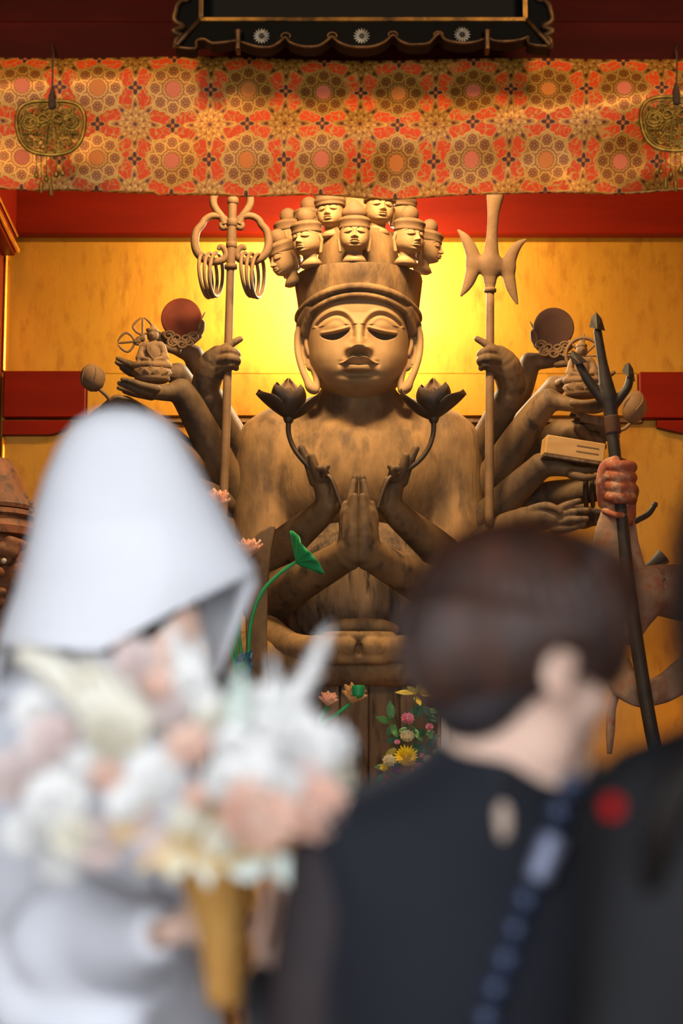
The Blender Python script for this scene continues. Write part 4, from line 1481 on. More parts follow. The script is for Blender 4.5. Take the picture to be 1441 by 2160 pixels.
def celestial(cx, cy, Y, r, m, nm, label, side):
    s = K(cy, Y)
    root = thing(nm, W(cx, cy + r + 8, Y), label, 'ornament')
    v, f = disc_vf(W(cx, cy, Y), r * s, 0.03)
    link('disc', v, f, m, root, 'auto')
    for i, (x, y) in enumerate(((-27, 36), (-10, 42), (8, 43), (25, 38), (-18, 50), (0, 54), (17, 50))):
        d = 1 if i % 2 else -1
        pts = [W(cx + x + (12 - 9 * t) * math.cos(d * t * 9 + i), cy + y + (10 - 7.5 * t) * math.sin(d * t * 9 + i), Y - 0.035) for t in np.linspace(0, 1, 26)]
        v, f = tube_vf(pts, np.linspace(3.2, 2.4, 26) * s, 6)
        link('cloud_curl', v, f, WOOD_ATTR, root)
    pr = chain((cx - 36, cy + 34, Y - 0.01, 8), (cx - 14, cy + 50, Y - 0.01, 10), (cx + 14, cy + 50, Y - 0.01, 10), (cx + 36, cy + 36, Y - 0.01, 8))
    solid('cloud', pr, 0.005, WOOD_ATTR, root, 0.01)
    q = lambda x: cx + side * x
    tubepx('flame', [(q(30), cy + 40, Y - 0.02, 6), (q(42), cy + 25, Y - 0.02, 6), (q(46), cy + 10, Y - 0.01, 4), (q(42), cy + 2, Y, 3), (q(50), cy - 14, Y, 1)], WOOD_ATTR, root)
    tubepx('flame', [(q(36), cy + 30, Y - 0.02, 4), (q(38), cy + 15, Y - 0.02, 4), (q(45), cy + 4, Y - 0.01, 1.5)], WOOD_ATTR, root)
    return root


celestial(383, 672, 10.13, 43, SUN_RED, 'sun_disc', 'reddish round sun disc on carved clouds in a raised hand', 1)
celestial(1168, 692, 10.13, 43, MOON_BROWN, 'moon_disc', 'dark brown round moon disc on carved clouds in a raised hand', -1)


def small_figure(cx, by, Y, k, label):
    """cx, by: middle and foot of the lotus seat"""
    s = K(by, Y) * k
    o = W(cx, by, Y)
    root = thing('seated_figurine', o, label, 'figurine', 'small seated figures in the statue\'s hands')
    L = lambda x, y, d: o + np.array([x * s, d * s, y * s])
    v, f = lathe_vf([(34 * s, 0), (40 * s, 6 * s), (38 * s, 14 * s), (44 * s, 22 * s), (40 * s, 28 * s)], o, 40, 1, 0.75)
    seat = link('lotus_seat', v, f, WOOD_ATTR, root)
    for ring_ in range(2):
        for i in range(10):
            a = 2 * PI * (i + 0.5 * ring_) / 10
            d = np.array([math.cos(a), 0.78 * math.sin(a), 0])
            b_ = o + d * (33 - 2 * ring_) * s + np.array([0, 0, (3 + 6 * ring_) * s])
            v, f = petal_vf(b_, d * 0.55 + np.array([0, 0, 0.85]), -d, 22 * s, 24 * s, 0.12, 0.0, 0.10, 0.5, 5, 6)
            link('seat_petal', v, f, WOOD_ATTR, seat)
    pr = [cone(L(-34, 36, -4), L(-4, 34, -24), 10 * s, 8 * s), cone(L(34, 36, -4), L(4, 34, -24), 10 * s, 8 * s), ell(L(0, 36, 0), (40 * s, 26 * s, 11 * s))]
    pr += [ell(L(0, 62, 4), (20 * s, 15 * s, 30 * s)), cone(L(-16, 84, 4), L(16, 84, 4), 10 * s, 10 * s)]
    pr += [cone(L(-22, 80, 3), L(-30, 54, -4), 8 * s, 7 * s), cone(L(-30, 54, -4), L(-6, 46, -20), 7 * s, 5 * s)]
    pr += [cone(L(22, 80, 3), L(30, 54, -4), 8 * s, 7 * s), cone(L(30, 54, -4), L(6, 46, -20), 7 * s, 5 * s)]
    pr += [cone(L(-24, 58, -6), L(-33, 38, -10), 7 * s, 5 * s), cone(L(24, 58, -6), L(33, 38, -10), 7 * s, 5 * s)]
    pr += [cone(L(0, 90, 4), L(0, 98, 3), 7 * s, 7 * s), ell(L(0, 108, 1), (12 * s, 12 * s, 15 * s)), cone(L(0, 106, -10), L(0, 110, -9), 2 * s, 1.5 * s),
           cone(L(-11, 108, 2), L(-10, 98, 2), 2.5 * s, 2 * s), cone(L(11, 108, 2), L(10, 98, 2), 2.5 * s, 2 * s)]
    body = solid('body', pr, 0.0034, WOOD_ATTR, root, 0.005)
    pr = [ell(L(0, 117, 2), (13 * s, 13 * s, 9 * s)), ell(L(0, 127, 3), (6 * s, 6 * s, 5 * s))]
    solid('hair', pr, 0.0034, WOOD, root, 0.004)
    for i in range(4):
        pts = [L(-12 + i * 3, 84 - i * 2, -11), L(-9 + 3 * i, 66 - 4 * i, -13.5), L(2 + 3 * i, 50 - 2 * i, -16)]
        v, f = tube_vf(spline(pts, 12), 1.3 * s, 5)
        link('robe_fold', v, f, WOOD_ATTR, body)
    return root


small_figure(321, 806, 9.87, 0.95, 'small seated figurine on a lotus seat held up left of the staff')
small_figure(1229, 838, 9.87, 0.95, 'small seated figurine on a lotus seat behind the dark fork prongs')

# three-pronged thunderbolt beside the left figurine
vj = thing('thunderbolt_sceptre', W(300, 740, 10.22), 'small crossed sceptre with caged prongs behind the left figurine', 'sceptre')
for (cx, cy, ang) in ((301, 690, 90), (268, 722, 185)):
    a0 = math.radians(ang)
    ux, uy = math.cos(a0), -math.sin(a0)
    vx, vy = -uy, ux
    for sd in (-1, 0, 1):
        pts = []
        for t, w_ in ((-0.75, 0.0), (-0.5, 12), (0, 20), (0.5, 14), (0.9, 3)):
            pts.append((cx + ux * t * 22 + vx * w_ * sd, cy + uy * t * 22 + vy * w_ * sd, 10.22, 2.6 if t < 0.8 else 1.4))
        tubepx('prong', pts, WOOD_ATTR, vj, 8)
    tubepx('grip', [(cx - ux * 16, cy - uy * 16, 10.22, 6), (cx - ux * 24, cy - uy * 24, 10.22, 7), (292, 716, 10.22, 6), (290, 728, 10.22, 5)], WOOD_ATTR, vj, 10)
# wheel behind the right figurine
wh = thing('spoked_wheel', W(1232, 790, 10.04), 'thin carved wheel standing behind the right figurine', 'wheel')
c0, s_ = W(1232, 750, 10.04), K(750, 10.04)
rim = [c0 + s_ * 38 * np.array([math.cos(a), 0, math.sin(a)]) for a in np.linspace(0, 2 * PI, 48, endpoint=False)]
v, f = tube_vf(rim, 4 * s_, 8, True)
link('rim', v, f, WOOD_ATTR, wh)
for i in range(8):
    a = i * PI / 4 + PI / 2
    v, f = tube_vf([c0 + s_ * 6 * np.array([math.cos(a), 0, math.sin(a)]), c0 + s_ * 46 * np.array([math.cos(a), 0, math.sin(a)])], np.array([2.4, 3.2]) * s_, 6)
    link('spoke', v, f, WOOD_ATTR, wh)

# lotus buds on stems
def bud(cx, cy, Y, rx, rz, tiltdeg, stem, label):
    root = thing('lotus_bud', W(stem[-1][0], stem[-1][1], stem[-1][2]), label, 'lotus bud', 'carved lotus buds on stems')
    s = K(cy, Y)
    c = W(cx, cy, Y)
    R = rot('Y', tiltdeg)
    v, f = lathe_vf([(1 * s, -rz * s), (rx * .55 * s, -rz * .82 * s), (rx * .92 * s, -rz * .4 * s), (rx * s, 0), (rx * .86 * s, rz * .45 * s), (rx * .5 * s, rz * .82 * s), (1 * s, rz * s)], (0, 0, 0), 28)
    link('bud', np.array(v) @ R.T + c, f, WOOD_ATTR, root)
    for i in range(5):
        a = 2 * PI * i / 5 - 1.2
        d = np.array([math.cos(a), math.sin(a), 0])
        line = []
        for t in np.linspace(-0.95, 0.95, 12):
            rr = rx * math.cos(t * PI / 2) ** 0.75 * 1.015
            aa = a + 0.35 * math.sin(t * 2)
            line.append(R @ (np.array([math.cos(aa) * rr, math.sin(aa) * rr, t * rz]) * s) + c)
        v, f = tube_vf(line, 1.4 * s, 5)
        link('petal_edge', v, f, WOOD_ATTR, root)
    tubepx('stem', stem, WOOD_ATTR, root, 8)


bud(195, 797, 9.9, 27, 31, -20, [(211, 822, 9.9, 4), (228, 838, 9.9, 4.5), (236, 858, 9.92, 5), (244, 890, 9.94, 5)], 'carved brown lotus bud on a stem above the white hood')
bud(1338, 858, 9.9, 27, 36, 12, [(1330, 893, 9.9, 4), (1318, 904, 9.9, 4), (1300, 910, 9.92, 4), (1280, 915, 9.95, 4)], 'carved brown lotus bud beside the dark fork collar')


# open lotus flowers on curved stems
def lotus(bx_, by_, Y, stem, flip, label):
    root = thing('lotus_flower', W(stem[-1][0], stem[-1][1], stem[-1][2]), label, 'lotus flower', 'dark carved lotus flowers in the statue\'s hands')
    s = K(by_, Y)
    o = W(bx_, by_, Y)
    fl = -1 if flip else 1
    # azimuth (deg, 0 = right, -90 = towards the viewer), rise, length, width, curl
    for az, rise, ln_, wd, cu, m in ((186, 0.62, 88, 66, 0.12, 0), (4, 0.30, 92, 52, 0.42, 0), (-42, 0.62, 74, 64, 0.42, 0), (-132, 0.72, 80, 64, 0.36, 0), (92, 2.4, 98, 56, 0.06, 1),
                                     (45, 1.1, 80, 56, 0.25, 0), (140, 1.0, 80, 56, 0.25, 0), (-88, 1.7, 66, 50, 0.25, 0)):
        a = math.radians(az)
        d = nrm(np.array([fl * math.cos(a), math.sin(a), rise]))
        up = np.array([-fl * math.cos(a), -math.sin(a), 0.6])
        v, f = petal_vf(o + d * 4 * s, d, up, ln_ * s, wd * s, 0.32, cu * (1 if cu > 0 else 1), 0.05, 0.55, 8, 10)
        link('petal', v, f, WOOD_ATTR if m else LOTUS_DARK, root)
    v, f = lathe_vf([(4 * s, -8 * s), (9 * s, -2 * s), (12 * s, 6 * s), (4 * s, 14 * s)], o, 16)
    link('calyx', v, f, LOTUS_DARK, root)
    tubepx('stem', [(bx_, by_, Y, 6)] + stem, LOTUS_DARK, root, 10, 40)


lotus(609, 888, 9.50, [(609, 915, 9.5, 5.5), (620, 945, 9.5, 5.5), (640, 972, 9.5, 5.5), (664, 995, 9.5, 5), (694, 1005, 9.46, 5), (708, 1032, 9.45, 5), (722, 1072, 9.45, 5)], False,
      'dark carved lotus flower at the left shoulder, held in a raised hand')
lotus(915, 888, 9.50, [(914, 915, 9.5, 5.5), (904, 945, 9.5, 5.5), (884, 972, 9.5, 5.5), (852, 995, 9.5, 5), (822, 1008, 9.46, 5), (808, 1035, 9.45, 5), (796, 1075, 9.45, 5)], True,
      'dark carved lotus flower at the right shoulder, held in a raised hand')

# wooden sutra box
bxr = thing('sutra_box', W(1208, 975, 9.84), 'pale plain wooden box lying on an open carved hand', 'box')
c0, s_ = W(1208, 952, 9.84), K(950, 9.84)
R = rot('Y', 8) @ rot('Z', 6)
v, f = box_vf((-63 * s_, -30 * s_, -19 * s_), (63 * s_, 30 * s_, 21 * s_), 0.003)
link('case', np.array(v) @ R.T + c0, f, BOX_WOOD, bxr, False)
v, f = box_vf((-64 * s_, -31 * s_, -26 * s_), (64 * s_, 31 * s_, -20 * s_), 0.002)
link('base_board', np.array(v) @ R.T + c0, f, WOOD_DARK, bxr, False)
for zz in (-4, 8):
    v, f = box_vf((2 * s_, -31 * s_, (zz - .8) * s_), (50 * s_, -29 * s_, (zz + .8) * s_), 0.0)
    link('inlay', np.array(v) @ R.T + c0, f, WOOD_ATTR, bxr, False)
# stacked slats and a dark block behind the fork
blk = thing('scripture_slats', W(1250, 900, 10.0), 'dark wooden slats lying under the right figurine\'s hand', 'slats')
for i, (x0, y0) in enumerate(((1204, 872), (1214, 880), (1224, 888))):
    c0, s_ = W(x0 + 38, y0 + 10, 9.98), K(890, 9.98)
    v, f = box_vf((-40 * s_, -20 * s_, -3.6 * s_), (40 * s_, 20 * s_, 3.6 * s_), 0.002)
    link('slat', np.array(v) @ rot('Y', 14).T + c0, f, WOOD_DARK, blk, False)
# bow tip and a horn far right
hn = thing('bow', W(1330, 1110, 10.1), 'dark curved bow end standing out against the gold wall', 'bow')
tubepx('bow_limb', [(1255, 1150, 10.1, 6), (1300, 1125, 10.1, 6.5), (1340, 1100, 10.1, 6.5), (1368, 1084, 10.1, 6.5), (1382, 1064, 10.1, 5.5)], IRON, hn, 10)
tubepx('nock', [(1381, 1067, 10.1, 6.5), (1383, 1060, 10.1, 5.5)], IRON, hn, 10, 4)
hr = thing('trumpet', W(1345, 1215, 10.0), 'dark flaring trumpet mouth above the guardian\'s arm', 'trumpet')
tubepx('tube', [(1320, 1230, 10.0, 8), (1355, 1206, 10.0, 8.5), (1378, 1190, 10.0, 11), (1394, 1178, 10.0, 16), (1400, 1173, 10.0, 18)], IRON, hr, 16)

# ------------------------------------------------------------------ guardian with the dark fork (right)
gr = thing('guardian_statue', (float(W(1560, 1600, 9.6)[0]), 9.6, ZD), 'worn painted guardian statue at the right edge gripping a dark fork', 'statue')
pr = chain((1500, 1255, 9.62, 66), (1440, 1250, 9.58, 60), (1385, 1245, 9.55, 54), (1345, 1255, 9.5, 56), k=0.03)
pr += [pell(1590, 1400, 9.72, 130, 190, 100, k=0.06), pell(1590, 1640, 9.72, 150, 190, 105, k=0.06)]
pr += chain((1350, 1290, 9.5, 34), (1330, 1340, 9.5, 22), k=0.03)
for x, y in ((1392, 1196), (1420, 1194), (1444, 1192)):
    pr += chain((x, y - 4, 9.5, 4), (x + 14, y + 60, 9.44, 4), (x + 4, y + 112, 9.5, 4), op='-', k=0.008)
robe = solid('robe', pr, 0.008, GUARD_ROBE, gr, 0.02)
pr = chain((1300, 1082, 9.45, 31), (1292, 1130, 9.46, 38), (1292, 1180, 9.47, 42), (1318, 1250, 9.5, 46), k=0.02)
pr += chain((1332, 1108, 9.5, 10), (1338, 1180, 9.5, 16), (1352, 1260, 9.5, 28))
pr += chain((1342, 1150, 9.52, 7), (1352, 1200, 9.52, 12), (1366, 1260, 9.52, 22))
solid('sleeve', pr, 0.006, GUARD_ROBE, gr, 0.012)
pr = chain((1308, 1086, 9.45, 34), (1306, 1040, 9.45, 36), (1302, 1000, 9.45, 36), k=0.02)
for i, y in enumerate((984, 1006, 1028, 1050)):
    pr += chain((1282, y - 4, 9.42, 12), (1300, y, 9.35, 13), (1328, y, 9.38, 13), (1334, y + 2, 9.45, 11), k=0.007)
pr += chain((1272, 1062, 9.44, 11), (1268, 1020, 9.40, 11), (1276, 985, 9.40, 12), (1298, 972, 9.38, 11), k=0.008)
hand_r = solid('fist', pr, 0.0048, GUARD_RED, gr, 0.01)
pr = chain((1276, 1078, 9.42, 7), (1300, 1086, 9.37, 7), (1330, 1086, 9.42, 7))
solid('wrist_band', pr, 0.005, GUARD_RED, gr, 0.008)
# floating sash
mb = []
sash = [(1300, 1400, 9.5, 30), (1318, 1440, 9.47, 33), (1350, 1462, 9.45, 30), (1400, 1452, 9.5, 30), (1450, 1420, 9.55, 36), (1500, 1400, 9.6, 40)]
w_ = spline([np.append(W(*p[:3]), p[3] * K(p[1], p[2])) for p in sash], 36)
vv, ff = tube_vf(w_[:, :3], w_[:, 3], 14, False, 1.0)
vv = np.array(vv)
cen = np.repeat(w_[:, :3], 14, 0)
vv[:, 1] = cen[:, 1] + (vv[:, 1] - cen[:, 1]) * 0.3 + 0.012 * np.sin(vv[:, 0] * 55)
link('sash', vv, ff, GUARD_ROBE, gr)
tubepx('sash_tail', [(1310, 1440, 9.5, 8), (1292, 1490, 9.5, 9), (1288, 1540, 9.5, 10), (1286, 1590, 9.5, 5)], GUARD_ROBE, gr)
pr = [pell(1590, 1090, 9.68, 62, 82, 66), cone(W(1590, 1180, 9.7), W(1590, 1100, 9.7), 0.09, 0.085), cone(W(1560, 1100, 9.55), W(1556, 1085, 9.53), 0.02, 0.015)]
gh = solid('head', pr, 0.008, GUARD_BROWN, gr, 0.02)
pr = [pell(1590, 1040, 9.7, 68, 50, 72), cone(W(1590, 1010, 9.7), W(1590, 940, 9.7), 0.05, 0.02)]
solid('topknot', pr, 0.008, WOOD_DARK, gr, 0.02)

fk = thing('dark_fork', W(1400, 1690, 9.38), 'long dark three-pronged fork leaning in the guardian\'s fist', 'fork')
YF = 9.40
tubepx('shaft', [(1412, 1690, YF, 15), (1374, 1540, YF, 15), (1330, 1260, YF, 14.5), (1306, 1040, YF, 13.5), (1290, 890, YF, 13)], IRON, fk, 14, 20)
tubepx('collar', [(1295, 915, YF, 16), (1292, 895, YF, 17), (1290, 878, YF, 16)], MOON_BROWN, fk, 14, 8)
pr = chain((1290, 885, YF, 14), (1286, 850, YF, 17), (1282, 830, YF, 18), (1272, 770, YF, 11), (1261, 700, YF, 9)) \
    + chain((1285, 855, YF, 15), (1262, 830, YF, 12), (1238, 798, YF, 10), (1222, 768, YF, 8)) \
    + chain((1288, 858, YF, 15), (1310, 836, YF, 10), (1325, 815, YF, 9), (1330, 790, YF, 8))
solid('fork_head', pr, 0.0034, IRON, fk, 0.012)
for tip, bl, br in (((1258, 658), (1243, 690), (1277, 698)), ((1206, 738), (1208, 770), (1240, 764)), ((1327, 764), (1312, 784), (1340, 806))):
    mid = ((bl[0] + br[0]) / 2, (bl[1] + br[1]) / 2)
    v = [W(*tip, YF), W(*bl, YF), W(*br, YF), W(*mid, YF - 0.028), W(*mid, YF + 0.028), W((tip[0] * 2 + bl[0] - 8) / 3 - 2, (tip[1] * 2 + bl[1]) / 3, YF),
         W((tip[0] * 2 + br[0] + 8) / 3 + 2, (tip[1] * 2 + br[1]) / 3, YF)]
    f = [(0, 5, 3), (5, 1, 3), (3, 2, 6), (3, 6, 0), (0, 4, 5), (5, 4, 1), (4, 6, 2), (4, 0, 6), (1, 4, 3), (3, 4, 2)]
    link('barb', v, f, IRON, fk, False)

# ------------------------------------------------------------------ helmeted guardian (left edge)
gl = thing('guardian_statue', (float(W(-40, 1600, 9.5)[0]), 9.55, ZD), 'brown helmeted guardian statue cut off by the left edge', 'statue')
pr = [pell(-18, 1180, 9.55, 78, 100, 80), pell(-18, 1235, 9.52, 60, 60, 62), cone(W(-18, 1300, 9.58), W(-18, 1220, 9.58), 0.12, 0.10)]
pr += chain((26, 1165, 9.40, 15), (0, 1158, 9.38, 15), k=0.02)                      # brow
pr += chain((46, 1150, 9.42, 12), (20, 1142, 9.39, 12), k=0.02)
pr += [pell(5, 1183, 9.40, 20, 10, 10, k=0.01)]                                     # eye swelling
pr += chain((-18, 1160, 9.38, 12), (-18, 1205, 9.33, 18), k=0.02) + chain((-34, 1208, 9.37, 12), (-2, 1208, 9.37, 12), k=0.01)
pr += [pell(38, 1215, 9.44, 28, 30, 22, k=0.02)]
pr += chain((-40, 1250, 9.39, 11), (4, 1250, 9.39, 11), k=0.01) + chain((-36, 1268, 9.40, 12), (0, 1268, 9.40, 12), k=0.01)
ghl = solid('head', pr, 0.006, GUARD_BROWN, gl, 0.02)
v, f = lathe_vf([(86, 14), (92, 8), (94, -4), (88, -10)], (0, 0, 0), 48)
s_ = K(1090, 9.55)
def lat(prof, px, py, Y, nm, m, par, sy=1.0):
    s = K(py, Y)
    v, f = lathe_vf([(r * s, z * s) for r, z in prof], W(px, py, Y), 48, 1, sy)
    return link(nm, v, f, m, par, 'auto')
lat([(70, -34), (92, -30), (94, -14), (88, -8), (84, 6), (92, 12), (90, 22), (70, 30)], -18, 1105, 9.55, 'helmet_band', GUARD_BROWN, gl)
lat([(90, 0), (92, 8), (80, 30), (66, 62), (52, 92), (36, 112), (10, 118)], -18, 1080, 9.55, 'helmet', GUARD_BROWN, gl)
for pts in ([(62, 1082, 9.5, 9), (56, 1066, 9.5, 8), (64, 1062, 9.5, 7), (62, 1074, 9.5, 5)], [(20, 994, 9.52, 9), (14, 986, 9.52, 8), (22, 984, 9.52, 7), (24, 992, 9.52, 5)],
            [(28, 1008, 9.5, 8), (38, 1030, 9.5, 8), (48, 1048, 9.5, 9), (58, 1050, 9.5, 6)]):
    tubepx('helmet_curl', pts, WOOD_DARK, gl, 8)
c0 = W(8, 1183, 9.375)
v, f = lathe_vf([(0.001, -0.012), (0.010, -0.007), (0.012, 0), (0.010, 0.007), (0.001, 0.012)], c0, 14)
GLASS_EYE = mat('crystal_eye', rgb(170, 160, 140), None, 0.1, spec=0.8)
link('eye', v, f, GLASS_EYE, ghl)
pr = chain((-110, 1350, 9.6, 60), (60, 1350, 9.6, 60), k=0.03) + [pell(-30, 1460, 9.62, 130, 180, 100), pell(-30, 1640, 9.62, 140, 170, 105)]
pr += chain((70, 1360, 9.58, 50), (100, 1450, 9.5, 45), (60, 1530, 9.4, 38), k=0.03)
solid('armour_robe', pr, 0.01, GUARD_ROBE, gl, 0.03)

# ------------------------------------------------------------------ altar table and what stands on it
CLOTH = mat('white_cloth', rgb(214, 214, 218), rgb(196, 198, 206), 0.8, scale=6)
GOLDCLOTH = mat('gold_brocade_cloth', rgb(196, 132, 44), rgb(150, 92, 34), 0.5, 0.35, scale=14, contrast=(0.4, 0.6), bump=0.2, bscale=40)
tb = thing('altar_table', (0.0, 8.95, 0.0), 'altar table with white top cloth and gold brocade front', 'table')
box('top', (-1.25, 8.78, ZTAB - 0.035), (1.85, 9.10, ZTAB - 0.004), RED, tb)
for x in (-1.2, 1.75):
    for y in (8.81, 9.03):
        box('leg', (x, y, 0.0), (x + 0.05, y + 0.05, ZTAB - 0.036), RED, tb)
box('cloth', (-1.27, 8.765, ZTAB - 0.05), (1.87, 9.105, ZTAB), CLOTH, tb, 0.004)
v, f = grid_vf(lambda u, t: (-1.25 + 3.1 * u, 8.762 - 0.012 * math.sin(u * 150) * (0.3 + t), ZTAB - 0.05 - t * (ZTAB - 0.09)), 240, 8)
fc = link('front_cloth', v, f, GOLDCLOTH, tb)
fc.modifiers.new('thickness', 'SOLIDIFY').thickness = 0.004

GREEN = mat('painted_green', rgb(26, 150, 84), rgb(22, 128, 74), 0.5, scale=10, spec=0.4)
BLUEGREEN = mat('painted_blue_leaf', rgb(34, 72, 118), rgb(24, 110, 84), 0.45, scale=16, contrast=(0.42, 0.58), spec=0.4)
LOTUSPINK = mat('painted_pink_petal', rgb(236, 190, 166), rgb(216, 154, 122), 0.5, scale=20, spec=0.35)
LOTUSGOLD = mat('gilt_petal', rgb(214, 174, 124), rgb(186, 134, 80), 0.45, 0.2, scale=20)
YL = 8.97
lo_r = thing('lotus_ornament', (float(W(540, 1690, YL)[0]), YL, ZTAB), 'tall painted lotus ornament with green stems beside the bride\'s hood', 'ornament', 'painted lotus ornaments')
lat([(26, 0), (34, 20), (40, 60), (34, 100), (22, 130), (26, 142), (20, 142)], 540, 1692, YL, 'vase', GOLD_TRIM, lo_r)
for pts in ([(540, 1560, YL, 4), (525, 1440, YL, 4), (524, 1380, YL, 4), (530, 1310, YL, 4), (552, 1250, YL, 4), (590, 1210, YL, 4), (622, 1187, YL, 4)],
            [(536, 1560, YL, 4), (512, 1400, YL, 4), (504, 1330, YL, 4), (510, 1260, YL, 4), (520, 1175, YL, 4)],
            [(534, 1560, YL, 4), (500, 1390, YL, 4), (494, 1300, YL, 4), (480, 1180, YL, 4), (455, 1075, YL, 4)],
            [(538, 1560, YL, 4), (505, 1460, YL, 4), (492, 1390, YL, 4), (484, 1360, YL, 4)],
            [(542, 1560, YL, 3), (535, 1460, YL, 3), (520, 1420, YL, 3)]):
    tubepx('stem', pts, GREEN, lo_r, 8)


def leaf_fan(c, tips, m, root, name='leaf', thick=0.006):
    """scalloped folded leaf from a hub over a list of rim points"""
    hub = np.array(c)
    rim = spline(tips, len(tips) * 6)
    n = len(rim)
    v, rows = [], 6
    for j in range(rows):
        t = (j + 0.02) / (rows - 1 + 0.02)
        for i in range(n):
            p = hub + (rim[i] - hub) * t
            p = p + np.array([0, 0.007 * t * math.sin(i * 1.05), 0.004 * t * math.sin(i * 1.05)])
            v.append(p)
    f = [(j * n + i, j * n + i + 1, (j + 1) * n + i + 1, (j + 1) * n + i) for j in range(rows - 1) for i in range(n - 1)]
    o = link(name, v, f, m, root)
    o.modifiers.new('thickness', 'SOLIDIFY').thickness = thick
    return o


leaf_fan(W(624, 1186, YL), [W(611, 1120, YL), W(626, 1128, YL - 0.05), W(636, 1150, YL - 0.07), W(652, 1166, YL - 0.07), W(668, 1184, YL - 0.05), W(684, 1213, YL), W(660, 1204, YL + 0.03), W(640, 1196, YL + 0.03)],
         GREEN, lo_r)
leaf_fan(W(514, 1395, YL - 0.02), [W(533, 1372, YL - 0.03), W(528, 1392, YL - 0.06), W(533, 1408, YL - 0.05), W(520, 1432, YL - 0.05), W(506, 1425, YL - 0.05), W(497, 1404, YL - 0.03), W(503, 1382, YL - 0.02), W(520, 1374, YL),
                                  W(533, 1372, YL - 0.03)], BLUEGREEN, lo_r)
leaf_fan(W(490, 1345, YL), [W(500, 1316, YL), W(492, 1325, YL - 0.03), W(482, 1345, YL - 0.03), W(474, 1368, YL), W(484, 1362, YL + 0.02), W(500, 1316, YL)], GREEN, lo_r)


def small_lotus(cx, cy, Y, k, root, d0=(0, -0.3, 1), m=None):
    s = K(cy, Y) * k
    o = W(cx, cy, Y)
    d0 = nrm(d0)
    a, b = frame_of(d0)
    fl = None
    for ring_, (n_, out, ln_) in enumerate(((5, 0.35, 40), (6, 0.75, 44), (5, 1.25, 40))):
        for i in range(n_):
            an = 2 * PI * (i + 0.5 * ring_) / n_
            rd = a * math.cos(an) + b * math.sin(an)
            d = nrm(d0 + rd * out)
            v, f = petal_vf(o + rd * 3 * s, d, d0 * 0.6 - rd, ln_ * s, 26 * s, 0.3, 0.06, 0.05, 0.6, 5, 7)
            p_ = link('flower_petal', v, f, m or LOTUSPINK, root)
    return o


small_lotus(524, 1178, YL, 1.05, lo_r)
small_lotus(452, 1078, YL, 1.15, lo_r, (0.1, -0.4, 1))
lo2 = thing('lotus_ornament', (float(W(690, 1690, YL)[0]), YL, ZTAB), 'low painted lotus ornament with an open gilt flower before the pedestal', 'ornament', 'painted lotus ornaments')
lat([(22, 0), (30, 20), (34, 50), (28, 80), (20, 96), (23, 104), (18, 104)], 668, 1692, YL, 'vase', GOLD_TRIM, lo2)
tubepx('stem', [(668, 1590, YL, 4), (680, 1530, YL, 4), (712, 1506, YL, 4), (738, 1485, YL, 4)], GREEN, lo2, 8)
tubepx('stem', [(668, 1590, YL, 4), (672, 1530, YL, 4), (690, 1490, YL, 4)], GREEN, lo2, 8)
tubepx('stem', [(668, 1590, YL, 4), (690, 1570, YL, 4), (712, 1552, YL, 4)], GREEN, lo2, 8)
small_lotus(742, 1482, YL, 0.95, lo2, (0.25, -0.5, 0.9), LOTUSGOLD)
small_lotus(692, 1488, YL, 0.7, lo2, (0.1, -0.5, 0.9), LOTUSPINK)
lat([(1, -6), (12, 0), (15, 16), (13, 22), (1, 23)], 756, 1468, YL - 0.055, 'seed_pod', GREEN, lo2)
leaf_fan(W(712, 1556, YL), [W(700, 1536, YL - 0.02), W(722, 1538, YL - 0.03), W(734, 1560, YL - 0.04), W(722, 1580, YL - 0.03), W(702, 1578, YL - 0.02), W(692, 1556, YL), W(700, 1536, YL - 0.02)], BLUEGREEN, lo2)

# flower arrangement
YA = 8.93
LEAF1 = mat('leaf_green', rgb(104, 152, 84), rgb(66, 116, 64), 0.5, scale=20, spec=0.4)
LEAF2 = mat('leaf_dark_green', rgb(58, 104, 76), rgb(44, 84, 60), 0.5, scale=20, spec=0.4)
LEAF3 = mat('leaf_olive_yellow', rgb(206, 178, 50), rgb(156, 142, 48), 0.55, scale=20)
PINKF = mat('pink_petal', rgb(236, 164, 178), rgb(216, 128, 150), 0.6, scale=30)
CREAMF = mat('cream_petal', rgb(234, 222, 180), rgb(220, 200, 150), 0.6, scale=30)
YELF = mat('yellow_petal', rgb(246, 214, 18), rgb(232, 192, 10), 0.55, scale=30)
PURF = mat('purple_petal', rgb(168, 52, 128), rgb(138, 36, 104), 0.6, scale=30)
REDF = mat('red_petal', rgb(214, 26, 26), rgb(182, 18, 20), 0.5, scale=30)
STEM = mat('stem_green', rgb(70, 92, 48), rgb(56, 76, 40), 0.6, scale=30)
fa = thing('flower_arrangement', (float(W(868, 1690, YA)[0]), YA, ZTAB), 'colourful altar flower arrangement with a yellow chrysanthemum', 'flowers')
lat([(26, 0), (30, 10), (24, 30), (30, 60), (22, 76), (26, 82), (20, 82)], 868, 1692, YA, 'vase', GOLD_TRIM, fa)
rnd = random.Random(11)
VIEW = np.array([0, -1.0, 0.0])


def leaf_at(px, py, dx, dy, ln_, wd, m, Y=YA, root=None, nm='leaf', depth=None):
    s = K(py, Y)
    d = nrm(np.array([dx, rnd.uniform(-0.5, 0.2) if depth is None else depth, -dy]))
    v, f = petal_vf(W(px, py, Y), d, VIEW + np.array([rnd.uniform(-.4, .4), 0, rnd.uniform(0, .7)]), ln_ * s, wd * s, 0.15, 0.08, 0.02, 0.85, 5, 7)
    return link(nm, v, f, m, root or fa)


